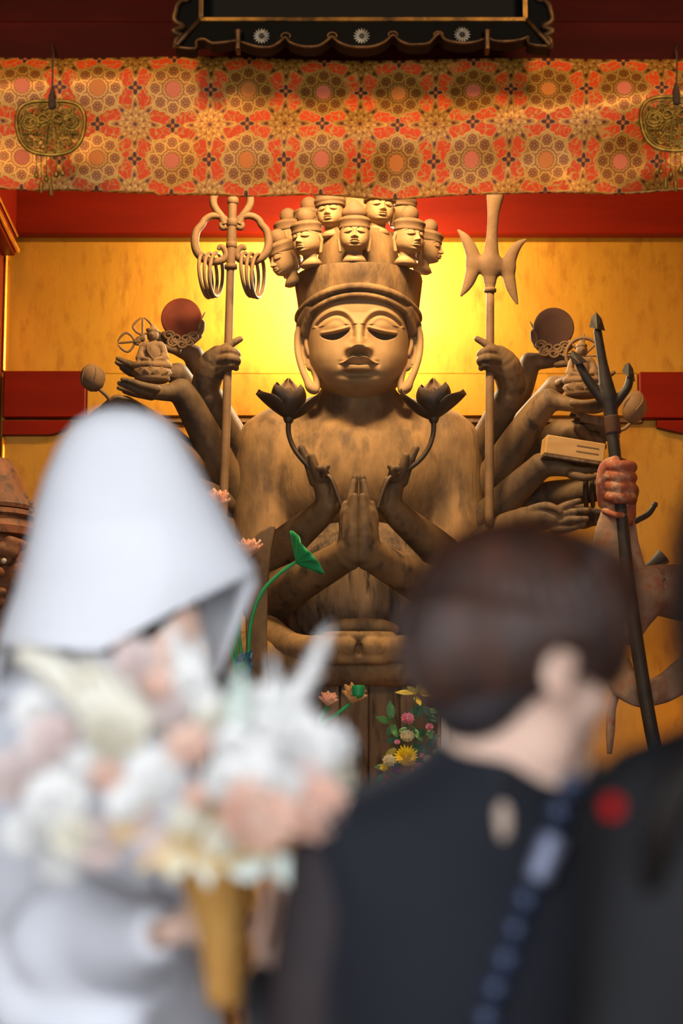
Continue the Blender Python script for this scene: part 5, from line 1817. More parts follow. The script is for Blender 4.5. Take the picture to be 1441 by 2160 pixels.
def ball_flower(px, py, Y, r, m, root, rings=4, nm='flower', dirv=(0, -0.8, 0.5), wide=1.0, pr=None):
    """layered round flower: one part with its petals as sub-parts joined to the head"""
    s = K(py, Y)
    o = W(px, py, Y)
    d0 = nrm(dirv)
    a, b = frame_of(d0)
    mb = MB()
    for k in range(rings):
        n_ = 5 + 2 * k
        out = 0.12 + 1.5 * (k / max(rings - 1, 1)) ** 1.3
        for i in range(n_):
            an = 2 * PI * (i + 0.37 * k) / n_ + rnd.uniform(-.1, .1)
            rd = a * math.cos(an) + b * math.sin(an)
            d = nrm(d0 + rd * out)
            mb.add(*petal_vf(o - d0 * r * 0.45 * s + rd * r * 0.06 * s, d, d0 - rd * 0.4, r * (0.95 + 0.05 * k) * s, r * 0.72 * wide * s, 0.28, 0.10, 0.03, 0.35, 5, 6))
    fl = link(nm, mb.v, mb.f, m, root)
    return fl


def mum(px, py, Y, r, m, root):
    s = K(py, Y)
    o = W(px, py, Y)
    d0 = nrm((0, -0.85, 0.4))
    a, b = frame_of(d0)
    core = None
    v, f = lathe_vf([(1 * s, 5 * s), (6 * s, 3 * s), (7 * s, 0), (5 * s, -5 * s)], o, 12)
    core = link('flower', v, f, m, root)
    for k, (n_, out, ln_) in enumerate(((10, 0.25, 0.6), (14, 0.7, 0.8), (18, 1.5, 0.95), (20, 3.5, 1.0))):
        for i in range(n_):
            an = 2 * PI * (i + 0.5 * (k % 2)) / n_
            rd = a * math.cos(an) + b * math.sin(an)
            d = nrm(d0 + rd * out)
            v, f = petal_vf(o, d, d0 - rd * 0.5, r * ln_ * s * rnd.uniform(.9, 1.08), r * 0.24 * s, 0.25, 0.18, 0.04, 0.3, 4, 5)
            link('petal', v, f, m, core)
    return core


for bx_, by_, tx, ty in ((868, 1620, 876, 1465), (862, 1620, 828, 1510), (872, 1620, 905, 1520), (860, 1620, 812, 1640), (874, 1620, 908, 1590), (868, 1620, 858, 1520)):
    tubepx('branch', [(bx_, by_, YA, 2.2), ((bx_ + tx) / 2 + 3, (by_ + ty) / 2, YA - 0.02, 2), (tx, ty, YA - 0.02, 1.6)], STEM, fa, 6, 10)
for px, py, dx, dy, ln_, wd, m in (
        (876, 1462, -1, 0.05, 46, 15, LEAF3), (880, 1462, 0.25, -1, 22, 14, LEAF3), (884, 1460, 1, -0.15, 42, 16, LEAF3), (878, 1464, -0.6, -0.5, 26, 14, LEAF3), (886, 1462, 0.7, 0.3, 34, 16, LEAF3),
        (876, 1470, 0.3, 0.7, 30, 16, LEAF3), (826, 1518, -0.1, -1, 42, 20, LEAF1), (822, 1524, -1, -0.35, 38, 16, LEAF1), (826, 1528, 0.4, 0.9, 36, 18, LEAF1), (830, 1530, -0.5, 0.9, 30, 16, LEAF2),
        (880, 1490, -0.5, 0.8, 34, 18, LEAF2), (888, 1488, 0.6, 0.7, 34, 18, LEAF2), (896, 1500, 1, 0.1, 36, 16, LEAF1), (880, 1480, 0.1, 1, 38, 20, LEAF2), (900, 1510, 0.8, 0.5, 32, 16, LEAF2),
        (840, 1560, -1, 0.2, 30, 16, LEAF2), (836, 1580, -0.8, 0.5, 30, 16, LEAF3), (820, 1620, -1, 0.0, 34, 16, LEAF1), (815, 1635, -0.9, 0.5, 32, 16, LEAF2), (828, 1660, -0.6, 0.9, 30, 18, LEAF2),
        (905, 1560, 0.9, -0.2, 30, 16, LEAF2), (912, 1585, 1, 0.2, 30, 16, LEAF3), (900, 1640, 0.8, 0.6, 34, 16, LEAF1), (850, 1665, 0.1, 1, 32, 18, LEAF2), (842, 1640, 0, 1, 30, 16, LEAF2),
        (862, 1538, -0.9, 0.3, 26, 14, LEAF1), (870, 1540, 0.9, 0.4, 26, 14, LEAF2)):
    leaf_at(px, py, dx, dy, ln_, wd, m)
for i in range(46):
    px, py = rnd.uniform(838, 915), rnd.uniform(1530, 1680)
    a = rnd.uniform(0, 6.28)
    leaf_at(px, py, math.cos(a), math.sin(a), rnd.uniform(20, 34), rnd.uniform(12, 19), rnd.choice((LEAF1, LEAF2, LEAF2)), YA + rnd.uniform(-.03, .04))
mum(857, 1600, YA - 0.06, 30, YELF, fa)
ball_flower(860, 1517, YA - 0.05, 17, PINKF, fa)
ball_flower(859, 1554, YA - 0.06, 18, CREAMF, fa, wide=1.2)
ball_flower(822, 1606, YA - 0.05, 18, CREAMF, fa)
ball_flower(902, 1602, YA - 0.05, 13, CREAMF, fa, 3)
ball_flower(906, 1534, YA - 0.04, 11, PINKF, fa, 3)
ball_flower(838, 1566, YA - 0.05, 8, PINKF, fa, 3)
ball_flower(890, 1594, YA - 0.06, 8, PINKF, fa, 3)
ball_flower(886, 1615, YA - 0.06, 10, PINKF, fa, 3)
ball_flower(810, 1620, YA - 0.05, 11, YELF, fa, 3)
ball_flower(836, 1626, YA - 0.06, 13, PURF, fa, 3)
ball_flower(816, 1640, YA - 0.05, 7, REDF, fa, 2)
ball_flower(809, 1652, YA - 0.05, 7, REDF, fa, 2)

# candle and slender gold rods
WAX = mat('white_wax', rgb(226, 220, 218), None, 0.5, spec=0.3, subsurf=0.2)
cd = thing('candle', (float(W(940, 1692, YA)[0]), YA, ZTAB), 'white candle on a small gold holder beside the flowers', 'candle')
lat([(24, 0), (24, 6), (8, 12), (7, 80), (20, 86), (20, 92), (10, 94)], 940, 1692, YA, 'holder', GOLD_TRIM, cd)
lat([(8.5, 93), (8.5, 196), (6, 200), (1, 200)], 940, 1692, YA, 'wax', WAX, cd)
tubepx('wick', [(938, 1496, YA, 0.9), (938, 1484, YA, 0.8)], IRON, cd, 6, 4)
for px, nm, lab in ((926, 'gold_rod', 'thin gold rod rising behind the white candle'), (572, 'gold_rod', 'thin gold rod standing by the hanging sleeve')):
    r_ = thing(nm, (float(W(px, 1692, YA + 0.1)[0]), YA + 0.1, ZTAB), lab, 'rod', 'gold altar rods')
    lat([(14, 0), (14, 5), (2, 10), (2, 230), (3.4, 236), (1, 250)], px, 1692, YA + 0.1, 'rod', GOLD_TRIM, r_)

# ------------------------------------------------------------------ people in the foreground
from mathutils.bvhtree import BVHTree
SKIN = mat('skin', rgb(242, 208, 188), rgb(236, 196, 174), 0.5, scale=12, spec=0.35, subsurf=0.25)
HAIR = mat('brown_hair', rgb(82, 46, 28), rgb(34, 21, 16), 0.32, scale=7, stretch=(4, 4, 1.2), contrast=(0.3, 0.7), bump=0.5, bscale=60, bstretch=(5, 5, 0.6), spec=0.55)
HAIR2 = mat('dark_hair', rgb(26, 17, 13), rgb(13, 10, 9), 0.45, scale=7, stretch=(4, 4, 1), bump=0.5, bscale=60, bstretch=(5, 5, 0.6), spec=0.2)
NAVY = mat('black_navy_dress', rgb(15, 17, 26), rgb(20, 23, 33), 0.75, scale=3, bump=0.08, bscale=200, spec=0.25, sheen=0.15)
SHEER = mat('sheer_sleeve', rgb(52, 44, 44), rgb(40, 36, 40), 0.75, scale=5, spec=0.25)
BLACKJ = mat('black_jacket', rgb(9, 9, 11), rgb(14, 14, 18), 0.75, scale=3, bump=0.08, bscale=150, spec=0.3)
SILK = mat('white_silk', rgb(240, 241, 245), rgb(234, 236, 242), 0.55, scale=4, spec=0.35, sheen=0.1)
KIMONO = mat('white_kimono', rgb(232, 234, 240), rgb(222, 225, 234), 0.6, scale=6, bump=0.15, bscale=14, spec=0.3)
EYEW = mat('eye', rgb(60, 40, 32), None, 0.15, spec=0.6)


def head_frame(F, up=(0, 0, 1)):
    F = nrm(F)
    R = nrm(np.cross(F, up))
    U = np.cross(R, F)
    return np.stack([R, F, U], 1)          # columns: right, forward, up


def human_head(c, M, s):
    L = lambda x, y, z: np.array(c) + M @ (np.array([x, y, z]) * s)
    e = lambda x, y, z, a, b, d, **k: ell(L(x, y, z), np.array([a, b, d]) * s, M, **k)
    n = lambda p, q, a, b, **k: cone(L(*p), L(*q), a * s, b * s, **k)
    pr = [e(0, -.012, .03, .075, .095, .088), e(0, .03, -.045, .058, .058, .072, k=.03), n((-.035, .03, -.095), (0, .068, -.108), .026, .022, k=.025),
          n((.035, .03, -.095), (0, .068, -.108), .026, .022, k=.025), e(-.04, .062, -.03, .024, .022, .026, k=.02), e(.04, .062, -.03, .024, .022, .026, k=.02),
          n((0, .088, .012), (0, .108, -.028), .010, .014, k=.014), n((-.015, .094, -.033), (.015, .094, -.033), .009, .009, k=.008),
          n((-.036, .080, .022), (.036, .080, .022), .012, .012, k=.02), n((-.020, .089, -.060), (.020, .089, -.060), .008, .008, k=.006),
          n((-.017, .087, -.070), (.017, .087, -.070), .009, .009, k=.006)]
    for q in (-1, 1):
        pr += [e(q * .032, .086, .004, .015, .010, .009, op='-', k=.010), e(q * .032, .080, .004, .013, .012, .010, k=.004)]
        pr += [e(q * .080, -.012, -.018, .011, .022, .033, k=.008), e(q * .079, -.002, -.046, .009, .010, .012, k=.008), e(q * .089, -.010, -.015, .006, .012, .018, op='-', k=.006)]
    return pr, L


# ---- guest in a black dress, seen from behind, face turned to the right
YG = 2.36
g = thing('person', (float(W(1060, 2160, YG)[0]), YG, 0.0), 'guest with short brown hair in a black dress seen from behind', 'person')
HCg = W(1106, 1380, YG)
Mg = head_frame((0.82, 0.55, -0.22), (0.10, 0.02, 1))
sg = 0.925
pr, Lg = human_head(HCg, Mg, sg)
pr += [cone(Lg(0, -.02, -.05), W(1068, 1600, YG + .03), .046, .048, k=.03), cone(W(1062, 1590, YG + .03), W(1062, 1720, YG + .05), .056, .075, k=.04)]
pr += chain((1062, 1720, YG + .05, 120), (760, 1800, YG + .05, 105), k=.04) + chain((1062, 1720, YG + .05, 120), (1370, 1800, YG + .05, 105), k=.04)
pr += [pell(1062, 2050, YG + .05, 360, 420, 185, k=.05)]
pr += chain((720, 1840, YG + .05, 95), (672, 2080, YG + .06, 78), (640, 2330, YG + .10, 66), k=.03) + chain((1400, 1840, YG + .05, 95), (1440, 2080, YG + .06, 78), (1450, 2330, YG + .1, 66), k=.03)
# left forearm raised in front, hand showing beside the bouquet
pr += chain((640, 2330, YG + .10, 66), (600, 2200, YG + .25, 56), (578, 2040, YG + .34, 42), k=.02)
pr += chain((578, 2040, YG + .34, 36), (572, 1985, YG + .36, 36), (574, 1955, YG + .36, 30), k=.012)
for dx, ty, yo in ((-20, 1880, .345), (-7, 1868, .352), (8, 1872, .362), (22, 1890, .372)):
    pr += chain((572 + dx * .8, 1965, YG + yo, 15), (574 + dx, 1920, YG + yo - .01, 13), (582 + dx, ty, YG + yo - .005, 10), k=.004)
pr += chain((552, 1995, YG + .33, 17), (540, 1955, YG + .325, 14), (548, 1922, YG + .325, 11), k=.006)
pr += [rbox(np.array([W(1062, 2160, YG)[0], YG + .06, 0.60]), (0.14, 0.09, 0.42), None, .08, k=.08)]
for q in (-.07, .07):
    x0 = W(1062, 2160, YG)[0] + q
    pr += [cone((x0, YG + .06, .5), (x0, YG + .06, .10), .075, .045, k=.05), cone((x0, YG + .05, .05), (x0, YG + .20, .035), .045, .035, k=.03)]
body = solid('body', pr, 0.0062, SKIN, g, 0.012)
tag(body, 'fair skin of nape, cheek and ear')
for q in (-1, 1):
    v, f = lathe_vf([(.001, -.010), (.007, -.007), (.010, 0), (.007, .007), (.001, .010)], Lg(q * .032, .082, .004), 12)
    link('eye', v, f, EYEW, body)
# hair: cropped at the nape, longer on top, swept over the ear
pr = []
E = lambda x, y, z, a, b, d, **k: ell(Lg(x, y, z), np.array([a, b, d]) * sg, Mg, **k)
pr += [E(0, -.020, .040, .098, .118, .102), E(0, -.060, -.005, .088, .082, .085, k=.03), E(0, .045, .085, .085, .065, .055, k=.03)]
pr += [E(.088, .010, .035, .020, .050, .050, k=.02), E(.080, .050, .010, .014, .028, .042, k=.02)]
pr += [E(0, .110, -.035, .090, .080, .086, op='-', k=.015), E(.095, -.008, -.042, .022, .034, .044, op='-', k=.008), E(-.095, -.008, -.042, .022, .034, .044, op='-', k=.008),
       E(.05, .04, -.09, .06, .07, .07, op='-', k=.01), E(-.05, .04, -.09, .06, .07, .07, op='-', k=.01)]
# locks: shallow grooves following the sweep of the hair
rnd = random.Random(3)
for i in range(22):
    a0 = -1.9 + i * 0.17
    pts = []
    for t in np.linspace(0, 1, 5):
        th = 0.25 + 1.45 * t
        r_ = (0.101, 0.121, 0.105)
        az = a0 + 0.5 * t
        pts.append(Lg(r_[0] * math.sin(th) * math.sin(az), -.020 - r_[1] * math.sin(th) * math.cos(az), .040 + r_[2] * math.cos(th)))
    for p_, q_ in zip(pts[:-1], pts[1:]):
        pr.append(cone(p_, q_, .0045, .0045, '-', .006))
solid('hair', pr, 0.0048, HAIR, g, 0.012)
NAPE = mat('cropped_nape_hair', rgb(58, 52, 54), rgb(44, 38, 40), 0.6, scale=40, bump=0.4, bscale=160, spec=0.3)
solid('cropped_nape', [E(0, -.054, -.056, .064, .046, .052), E(0, -.03, -.03, .080, .07, .05, k=.02), E(.05, .045, -.09, .06, .07, .07, op='-', k=.01), E(-.05, .045, -.09, .06, .07, .07, op='-', k=.01),
      E(.095, -.008, -.042, .022, .034, .044, op='-', k=.008), E(-.095, -.008, -.042, .022, .034, .044, op='-', k=.008)], 0.0055, NAPE, g, 0.012)
# dress
pr = chain((1062, 1690, YG + .05, 120), (760, 1795, YG + .05, 128), k=.04) + chain((1062, 1690, YG + .05, 120), (1370, 1795, YG + .05, 128), k=.04)
pr += chain((985, 1606, YG + .02, 42), (1062, 1598, YG - .01, 40), (1142, 1602, YG + .02, 42), k=.03) + chain((985, 1606, YG + .05, 40), (1062, 1615, YG + .09, 40), (1142, 1602, YG + .05, 42), k=.03)
pr += chain((1062, 1640, YG + .03, 110), (1062, 1700, YG + .05, 150), k=.05)
pr += [pell(1062, 2060, YG + .05, 400, 460, 212, k=.05)]
pr += [rbox(np.array([W(1062, 2160, YG)[0], YG + .06, 0.62]), (0.19, 0.13, 0.40), None, .10, k=.08)]
pr += chain((930, 1560, YG + .03, 0.1), (930, 1560, YG + .03, 0.1))
pr += [ell(W(1064, 1540, YG + .03), (.060, .056, .045), op='-', k=.01)]
for a, b_, c_ in (((820, 1760), (800, 1950), (830, 2200)), ((930, 1850), (900, 2050), (880, 2250)), ((1240, 1800), (1260, 2000), (1230, 2200))):
    pr += chain((*a, YG - .05, 6), (*b_, YG - .065, 6), (*c_, YG - .065, 6), op='-', k=.03)
dv, df = solid_vf(pr, 0.0065, 0.02)
dress = link('dress', dv, df, NAVY, g)
bvh = BVHTree.FromPolygons([tuple(p) for p in dv], df.tolist())


def hit(tree, px, py, off=0.0):
    d = Vector(W(px, py, 2.0)) - cam_o.location
    d.normalize()
    loc, nor, idx, dist = tree.ray_cast(cam_o.location, d)
    return None if loc is None else np.array(loc - d * off)


pr = chain((716, 1835, YG + .05, 112), (664, 2080, YG + .06, 96), (632, 2330, YG + .10, 86), k=.03)
solid('sheer_sleeve', pr, 0.007, SHEER, g, 0.02)
pr = chain((1405, 1835, YG + .05, 112), (1450, 2080, YG + .06, 96), (1460, 2330, YG + .10, 86), k=.03)
solid('sheer_sleeve', pr, 0.007, SHEER, g, 0.02)
pr = chain((632, 2330, YG + .10, 80), (590, 2200, YG + .25, 74), (572, 2085, YG + .33, 60), k=.02)
solid('cuff', pr, 0.007, NAVY, g, 0.02)
bp_ = hit(bvh, 1068, 1640, 0.0)
v, f = lathe_vf([(.001, -.011), (.008, -.008), (.011, 0), (.008, .008), (.001, .011)], bp_, 14)
link('button', v, f, NAVY, dress)
PALE_OPENING = mat('shaded_skin', rgb(190, 166, 148), None, 0.6)
kp_ = hit(bvh, 1062, 1722, 0.0)
ko = solid('keyhole', [ell(kp_, (.0075, .004, .024), rot('X', -12))], 0.0022, PALE_OPENING, dress, 0.004)
tag(ko, 'oval opening showing the skin of the back')

# ---- beaded strap over the dress
BEAD = mat('blue_black_bead', rgb(40, 52, 78), rgb(52, 66, 96), 0.3, scale=30, spec=0.6)
strap_px = spline([(1206, 1655, 0), (1178, 1720, 0), (1150, 1800, 0), (1118, 1880, 0), (1088, 1960, 0), (1062, 2040, 0), (1036, 2120, 0), (1014, 2200, 0), (998, 2260, 0)], 9 * 8)
bs = thing('beaded_strap', hit(bvh, 1062, 2040), 'strap of blue-black beads running down the black dress', 'strap')
acc, last = 99.0, None
cordp = []
for p in strap_px:
    h = hit(bvh, p[0], p[1], 0.010)
    if h is None:
        continue
    cordp.append(h)
    if last is None or np.linalg.norm(h - last) > 0.0285:
        last = h
        long_ = 1770 < p[1] < 1850
        v, f = lathe_vf([(.001, -.0125), (.008, -.0095), (.0122, 0), (.008, .0095), (.001, .0125)], h, 16)
        link('bead', v, f, BEAD, bs)
v, f = tube_vf(cordp, 0.003, 6)
link('cord', v, f, NAVY, bs)
STRAP_GLINT = mat('pale_strap_highlight', rgb(150, 156, 180), rgb(120, 126, 152), 0.35, 0.3, scale=30)  # bluish highlight on the strap, put in as a pale solid piece
h0, h1 = hit(bvh, 1168, 1768, 0.016), hit(bvh, 1132, 1858, 0.016)
v, f = tube_vf(spline([h0, (h0 + h1) / 2, h1], 10), 0.0125, 12)
link('strap_highlight', v, f, STRAP_GLINT, bs)

# ---- second guest at the right edge
YR = 1.98
g2 = thing('person', (float(W(1620, 2160, YR)[0]), YR, 0.0), 'dark-haired guest in black at the right picture edge', 'person')
HC2 = W(1672, 1270, YR)
M2 = head_frame((0.45, 0.88, -0.1))
pr, L2 = human_head(HC2, M2, 0.92)
pr += [cone(L2(0, -.02, -.05), W(1640, 1560, YR + .03), .05, .055, k=.03)]
pr += chain((1640, 1640, YR + .05, 130), (1390, 1730, YR + .05, 110), k=.04) + chain((1640, 1640, YR + .05, 130), (1890, 1730, YR + .05, 110), k=.04) + [pell(1640, 2000, YR + .05, 330, 430, 190, k=.05)]
pr += [rbox(np.array([W(1640, 2160, YR)[0], YR + .06, 0.55]), (0.13, 0.09, 0.45), None, .08, k=.08)]
for q in (-.07, .07):
    x0 = W(1640, 2160, YR)[0] + q
    pr += [cone((x0, YR + .06, .5), (x0, YR + .06, .10), .075, .045, k=.05), cone((x0, YR + .05, .05), (x0, YR + .20, .035), .045, .035, k=.03)]
solid('body', pr, 0.0075, SKIN, g2, 0.012)
E2 = lambda x, y, z, a, b, d, **k: ell(L2(x, y, z), np.array([a, b, d]) * .92, M2, **k)
pr = [E2(0, -.020, .040, .100, .120, .105), E2(0, -.06, -.04, .09, .075, .10, k=.03), E2(0, .105, -.03, .080, .075, .085, op='-', k=.015)]
pr += chain((1600, 1450, YR - .02, 90), (1510, 1580, YR - .03, 60), (1430, 1670, YR - .04, 46), (1395, 1770, YR - .03, 40), (1375, 1870, YR - .01, 22), k=.03)
solid('hair', pr, 0.0065, HAIR2, g2, 0.015)
pr = chain((1640, 1600, YR + .05, 130), (1385, 1700, YR + .05, 128), k=.05) + chain((1640, 1600, YR + .05, 130), (1890, 1700, YR + .05, 128), k=.05)
pr += [pell(1640, 2020, YR + .05, 370, 470, 215, k=.05)]
pr += chain((1375, 1730, YR + .05, 122), (1330, 1950, YR + .05, 112), (1300, 2250, YR + .04, 105), k=.04)
pr += chain((1330, 1850, YR - .075, 10), (1370, 2000, YR - .075, 14), (1440, 2200, YR - .07, 14), op='-', k=.03)
pr += [rbox(np.array([W(1640, 2160, YR)[0], YR + .06, 0.55]), (0.18, 0.13, 0.45), None, .10, k=.08)]
jv, jf = solid_vf(pr, 0.0075, 0.02)
jack = link('jacket', jv, jf, BLACKJ, g2)
bv2 = BVHTree.FromPolygons([tuple(p) for p in jv], jf.tolist())
rp_ = hit(bv2, 1291, 1702, 0.016)
if rp_ is None:
    rp_ = W(1289, 1702, YR)
mbr = MB()
for k in range(3):
    for i in range(5 + k):
        an = 2 * PI * (i + .4 * k) / (5 + k)
        rd = np.array([math.cos(an), -0.1, math.sin(an)])
        d = nrm(np.array([0, -1, 0]) + rd * (.2 + .8 * k))
        mbr.add(*petal_vf(rp_ + np.array([0, 0.006, 0]), d, np.array([0, -1, 0]) - rd * .4, .0125, .010, .3, .1, .04, .3, 5, 5))
mbr.build('red_brooch', REDF, g2)

# ------------------------------------------------------------------ bride
YBR = 3.46
bride = thing('person', (float(W(200, 2160, YBR)[0]), 3.38, 0.0), 'bride in a white hood and white kimono at the left', 'person')
HCb = W(312, 1368, YBR)
Mb = head_frame((0.84, -0.42, -0.34), (0.12, -0.1, 1))
pr, Lb = human_head(HCb, Mb, 0.90)
pr += [cone(Lb(0, -.02, -.06), W(250, 1560, YBR), .045, .055, k=.03), pell(180, 1900, 3.390, 210, 380, 150, k=.06)]
pr += chain((200, 1620, 3.390, 90), (70, 1700, 3.250, 70), (90, 1900, 3.068, 52), (250, 1985, 2.788, 40), (370, 1960, 2.60, 32), k=.02)
pr += chain((200, 1620, 3.460, 90), (330, 1720, 3.460, 62), (420, 1900, 3.180, 48), (440, 1960, 2.830, 36), (420, 1960, 2.648, 30), k=.02)
for i, dy in enumerate((-24, -8, 8, 24)):
    pr += chain((395, 1955 + dy, 2.585, 16), (425, 1952 + dy, 2.545, 14), (452, 1955 + dy, 2.555, 12), (462, 1958 + dy, 2.58, 10), k=.004)
pr += chain((385, 1935, 2.57, 17), (405, 1910, 2.54, 14), (425, 1900, 2.54, 11), k=.006)
pr += [rbox(np.array([bride.location[0], 3.40, 0.60]), (0.13, 0.10, 0.40), None, .08, k=.08)]
for q in (-.06, .06):
    x0 = bride.location[0] + q
    pr += [cone((x0, 3.40, .4), (x0, 3.40, .06), .06, .045, k=.05), cone((x0, 3.39, .04), (x0 + .12, 3.35, .03), .04, .03, k=.03)]
bb = solid('body', pr, 0.0072, SKIN, bride, 0.012)
LIPS = mat('lips', rgb(170, 44, 44), None, 0.4)
v, f = tube_vf([Lb(-.018, .092, -.065), Lb(0, .098, -.064), Lb(.018, .092, -.065)], [.003, .006, .003], 8)
link('lips', v, f, LIPS, bb)
for q in (-1, 1):
    v, f = lathe_vf([(.001, -.008), (.007, -.006), (.010, 0), (.007, .006), (.001, .008)], Lb(q * .032, .082, .004), 12)
    link('eye', v, f, EYEW, bb)
Eb = lambda x, y, z, a, b, d, **k: ell(Lb(x, y, z), np.array([a, b, d]) * .9, Mb, **k)
pr = [Eb(0, -.030, .045, .092, .100, .092), Eb(0, -.07, .05, .08, .08, .08, k=.03), Eb(.075, -.01, .0, .024, .045, .055, k=.02), Eb(-.075, -.01, .0, .024, .045, .055, k=.02),
      Eb(0, -.01, .14, .05, .06, .05, k=.02), Eb(0, .11, -.035, .075, .075, .085, op='-', k=.01)]
solid('hair', pr, 0.0065, HAIR2, bride, 0.012)

# hood: a lofted silk shell, open at the front and foot
ys = np.array([868, 873, 882, 898, 925, 956, 1015, 1073, 1151, 1201, 1229, 1267, 1306, 1345, 1384, 1440, 1500], float)
xl = np.array([238, 214, 190, 165, 143, 126, 101, 84, 66, 56, 49, 34, 20, 8, 0, -8, -12], float)
xr = np.array([256, 290, 320, 350, 374, 392, 424, 459, 501, 530, 534, 518, 500, 484, 464, 452, 446], float)


def hood_pt(a, py, shrink=0.0):
    l, r = np.interp(py, ys, xl), np.interp(py, ys, xr)
    c, hw = (l + r) / 2, (r - l) / 2
    hw = max(hw - shrink, 2)
    s = K(py, YBR)
    o = W(c, py, YBR)
    ca, sa = math.cos(a), math.sin(a)
    n = 2.25
    rr = (abs(ca) ** n + abs(sa) ** n) ** (-1 / n)
    dep = min(hw * 0.72, 150)
    # the front edge is a fold: narrow in depth near the opening
    if ca > 0.3:
        dep *= 1 - 0.35 * (ca - 0.3) * np.clip((py - 1000) / 220, 0, 1)
    return o + np.array([hw * ca * rr * s, -dep * sa * rr * s, 0]), c + hw * ca * rr


def hem_at(a):
    sa = math.sin(a)
    for py in np.arange(1180, 1480, 3.0):
        p, x = hood_pt(a, py)
        if sa > 0.02:
            lim = 1216 + (528 - x) * (172 / 298.0) if x > 225 else 1391 + (x - 225) * 0.10
        else:
            lim = 1440 - 0.1 * (x - 200)
        if py >= lim:
            return py
    return 1480.0


NA, NT = 128, 64
angs = np.linspace(0, 2 * PI, NA, endpoint=False)
hems = np.array([hem_at(a) for a in angs])
hems = np.where(np.abs(np.sin(angs)) < 0.04, 1222, hems)
vo = []
for j in range(NT):
    t = (j / (NT - 1)) ** 1.25
    for i, a in enumerate(angs):
        py = 868.5 + (hems[i] - 868.5) * t
        p, _ = hood_pt(a, py)
        vo.append(p)
fo = [(j * NA + i, j * NA + (i + 1) % NA, (j + 1) * NA + (i + 1) % NA, (j + 1) * NA + i) for j in range(NT - 1) for i in range(NA)]
fo.append(tuple(range(NA - 1, -1, -1)))
hood = link('hood', vo, [q[::-1] for q in fo], SILK, bride)
so = hood.modifiers.new('thickness', 'SOLIDIFY')
so.thickness = 0.006
so.offset = -1

# kimono with deep sleeves
pr = chain((40, 1560, 3.320, 130), (210, 1500, 3.390, 120), (330, 1560, 3.460, 100), k=.05)
pr += [pell(170, 1900, 3.404, 290, 460, 210, k=.06), pell(150, 2250, 3.404, 330, 330, 230, k=.06)]
pr += chain((20, 1620, 3.180, 140), (30, 1800, 3.040, 130), (110, 1930, 2.900, 120), (250, 1980, 2.760, 95), (330, 1972, 2.676, 70), k=.05)
pr += [pell(230, 2010, 2.816, 205, 120, 60, rot('Y', 8), k=.04), pell(330, 1990, 2.760, 95, 90, 45, k=.04)]
pr += chain((-60, 1980, 2.970, 90), (60, 2120, 2.872, 80), (260, 2190, 2.816, 60), k=.03)
pr += chain((330, 1720, 3.460, 90), (430, 1890, 3.208, 80), (440, 1940, 2.928, 70), k=.03)
for a in ([(-30, 1870, 2.788, 12), (60, 2020, 2.718, 20), (200, 2110, 2.704, 20), (330, 2135, 2.704, 14)], [(60, 1810, 2.816, 8), (120, 1860, 2.732, 10), (230, 1880, 2.648, 9), (300, 1875, 2.60, 6)],
          [(-10, 1740, 2.816, 10), (60, 1830, 2.788, 12), (140, 1900, 2.704, 8)], [(70, 1930, 2.732, 6), (160, 1955, 2.662, 8), (280, 1930, 2.60, 6)],
          [(-40, 2060, 2.788, 10), (80, 2150, 2.746, 10), (220, 2200, 2.732, 10)]):
    pr += chain(*a, op='-', k=.035)
pr += [rbox(np.array([bride.location[0], 3.40, 0.42]), (0.20, 0.16, 0.40), None, .12, k=.1)]
solid('kimono', pr, 0.0085, KIMONO, bride, 0.02)

# ------------------------------------------------------------------ bouquet
BW = mat('bouquet_white', rgb(250, 249, 246), rgb(244, 243, 240), 0.7, scale=20)
BC = mat('bouquet_cream', rgb(242, 238, 224), rgb(234, 228, 210), 0.75, scale=20)
BP = mat('bouquet_peach', rgb(246, 218, 200), rgb(242, 204, 184), 0.65, scale=14)
BPK = mat('bouquet_pale_pink', rgb(240, 230, 226), rgb(234, 216, 210), 0.65, scale=14)
BM = mat('bouquet_mint', rgb(226, 234, 226), rgb(212, 224, 214), 0.65, scale=14)
BG = mat('bouquet_dried_gold', rgb(224, 200, 152), rgb(204, 172, 112), 0.65, scale=14)
BT = mat('bouquet_tan_wrap', rgb(206, 156, 84), rgb(180, 128, 60), 0.6, scale=14)
BR_ = mat('peach_ribbon', rgb(236, 196, 172), rgb(222, 176, 150), 0.5, scale=14)
bq = thing('bouquet', W(430, 1960, 2.5), 'large pale bouquet of pampas plumes, peach roses and white flowers', 'bouquet')
rnd = random.Random(21)


def plume(base, tip, r, m, n=150):
    b0, t0 = W(*base), W(*tip)
    ax_ = t0 - b0
    L_ = np.linalg.norm(ax_)
    d = ax_ / L_
    a, b = frame_of(d)
    s = K(base[1], base[2])
    mb = MB()
    mb.add(*tube_vf([b0, b0 + ax_ * .5, b0 + ax_ * .95], [.003, .003, .001], 5))
    for i in range(n):
        t = rnd.uniform(0.02, 0.92)
        an = rnd.uniform(0, 6.28)
        rd = a * math.cos(an) + b * math.sin(an)
        dd = nrm(d * 1.5 + rd * rnd.uniform(.35, .8) * (1.15 - t * .7))
        ln_ = r * s * rnd.uniform(1.3, 2.2) * (1.1 - 0.75 * t)
        mb.add(*petal_vf(b0 + ax_ * t * .9, dd, rd, ln_, ln_ * .22, .2, .1, .03, .6, 3, 5))
    mb.build('plume', m, bq)


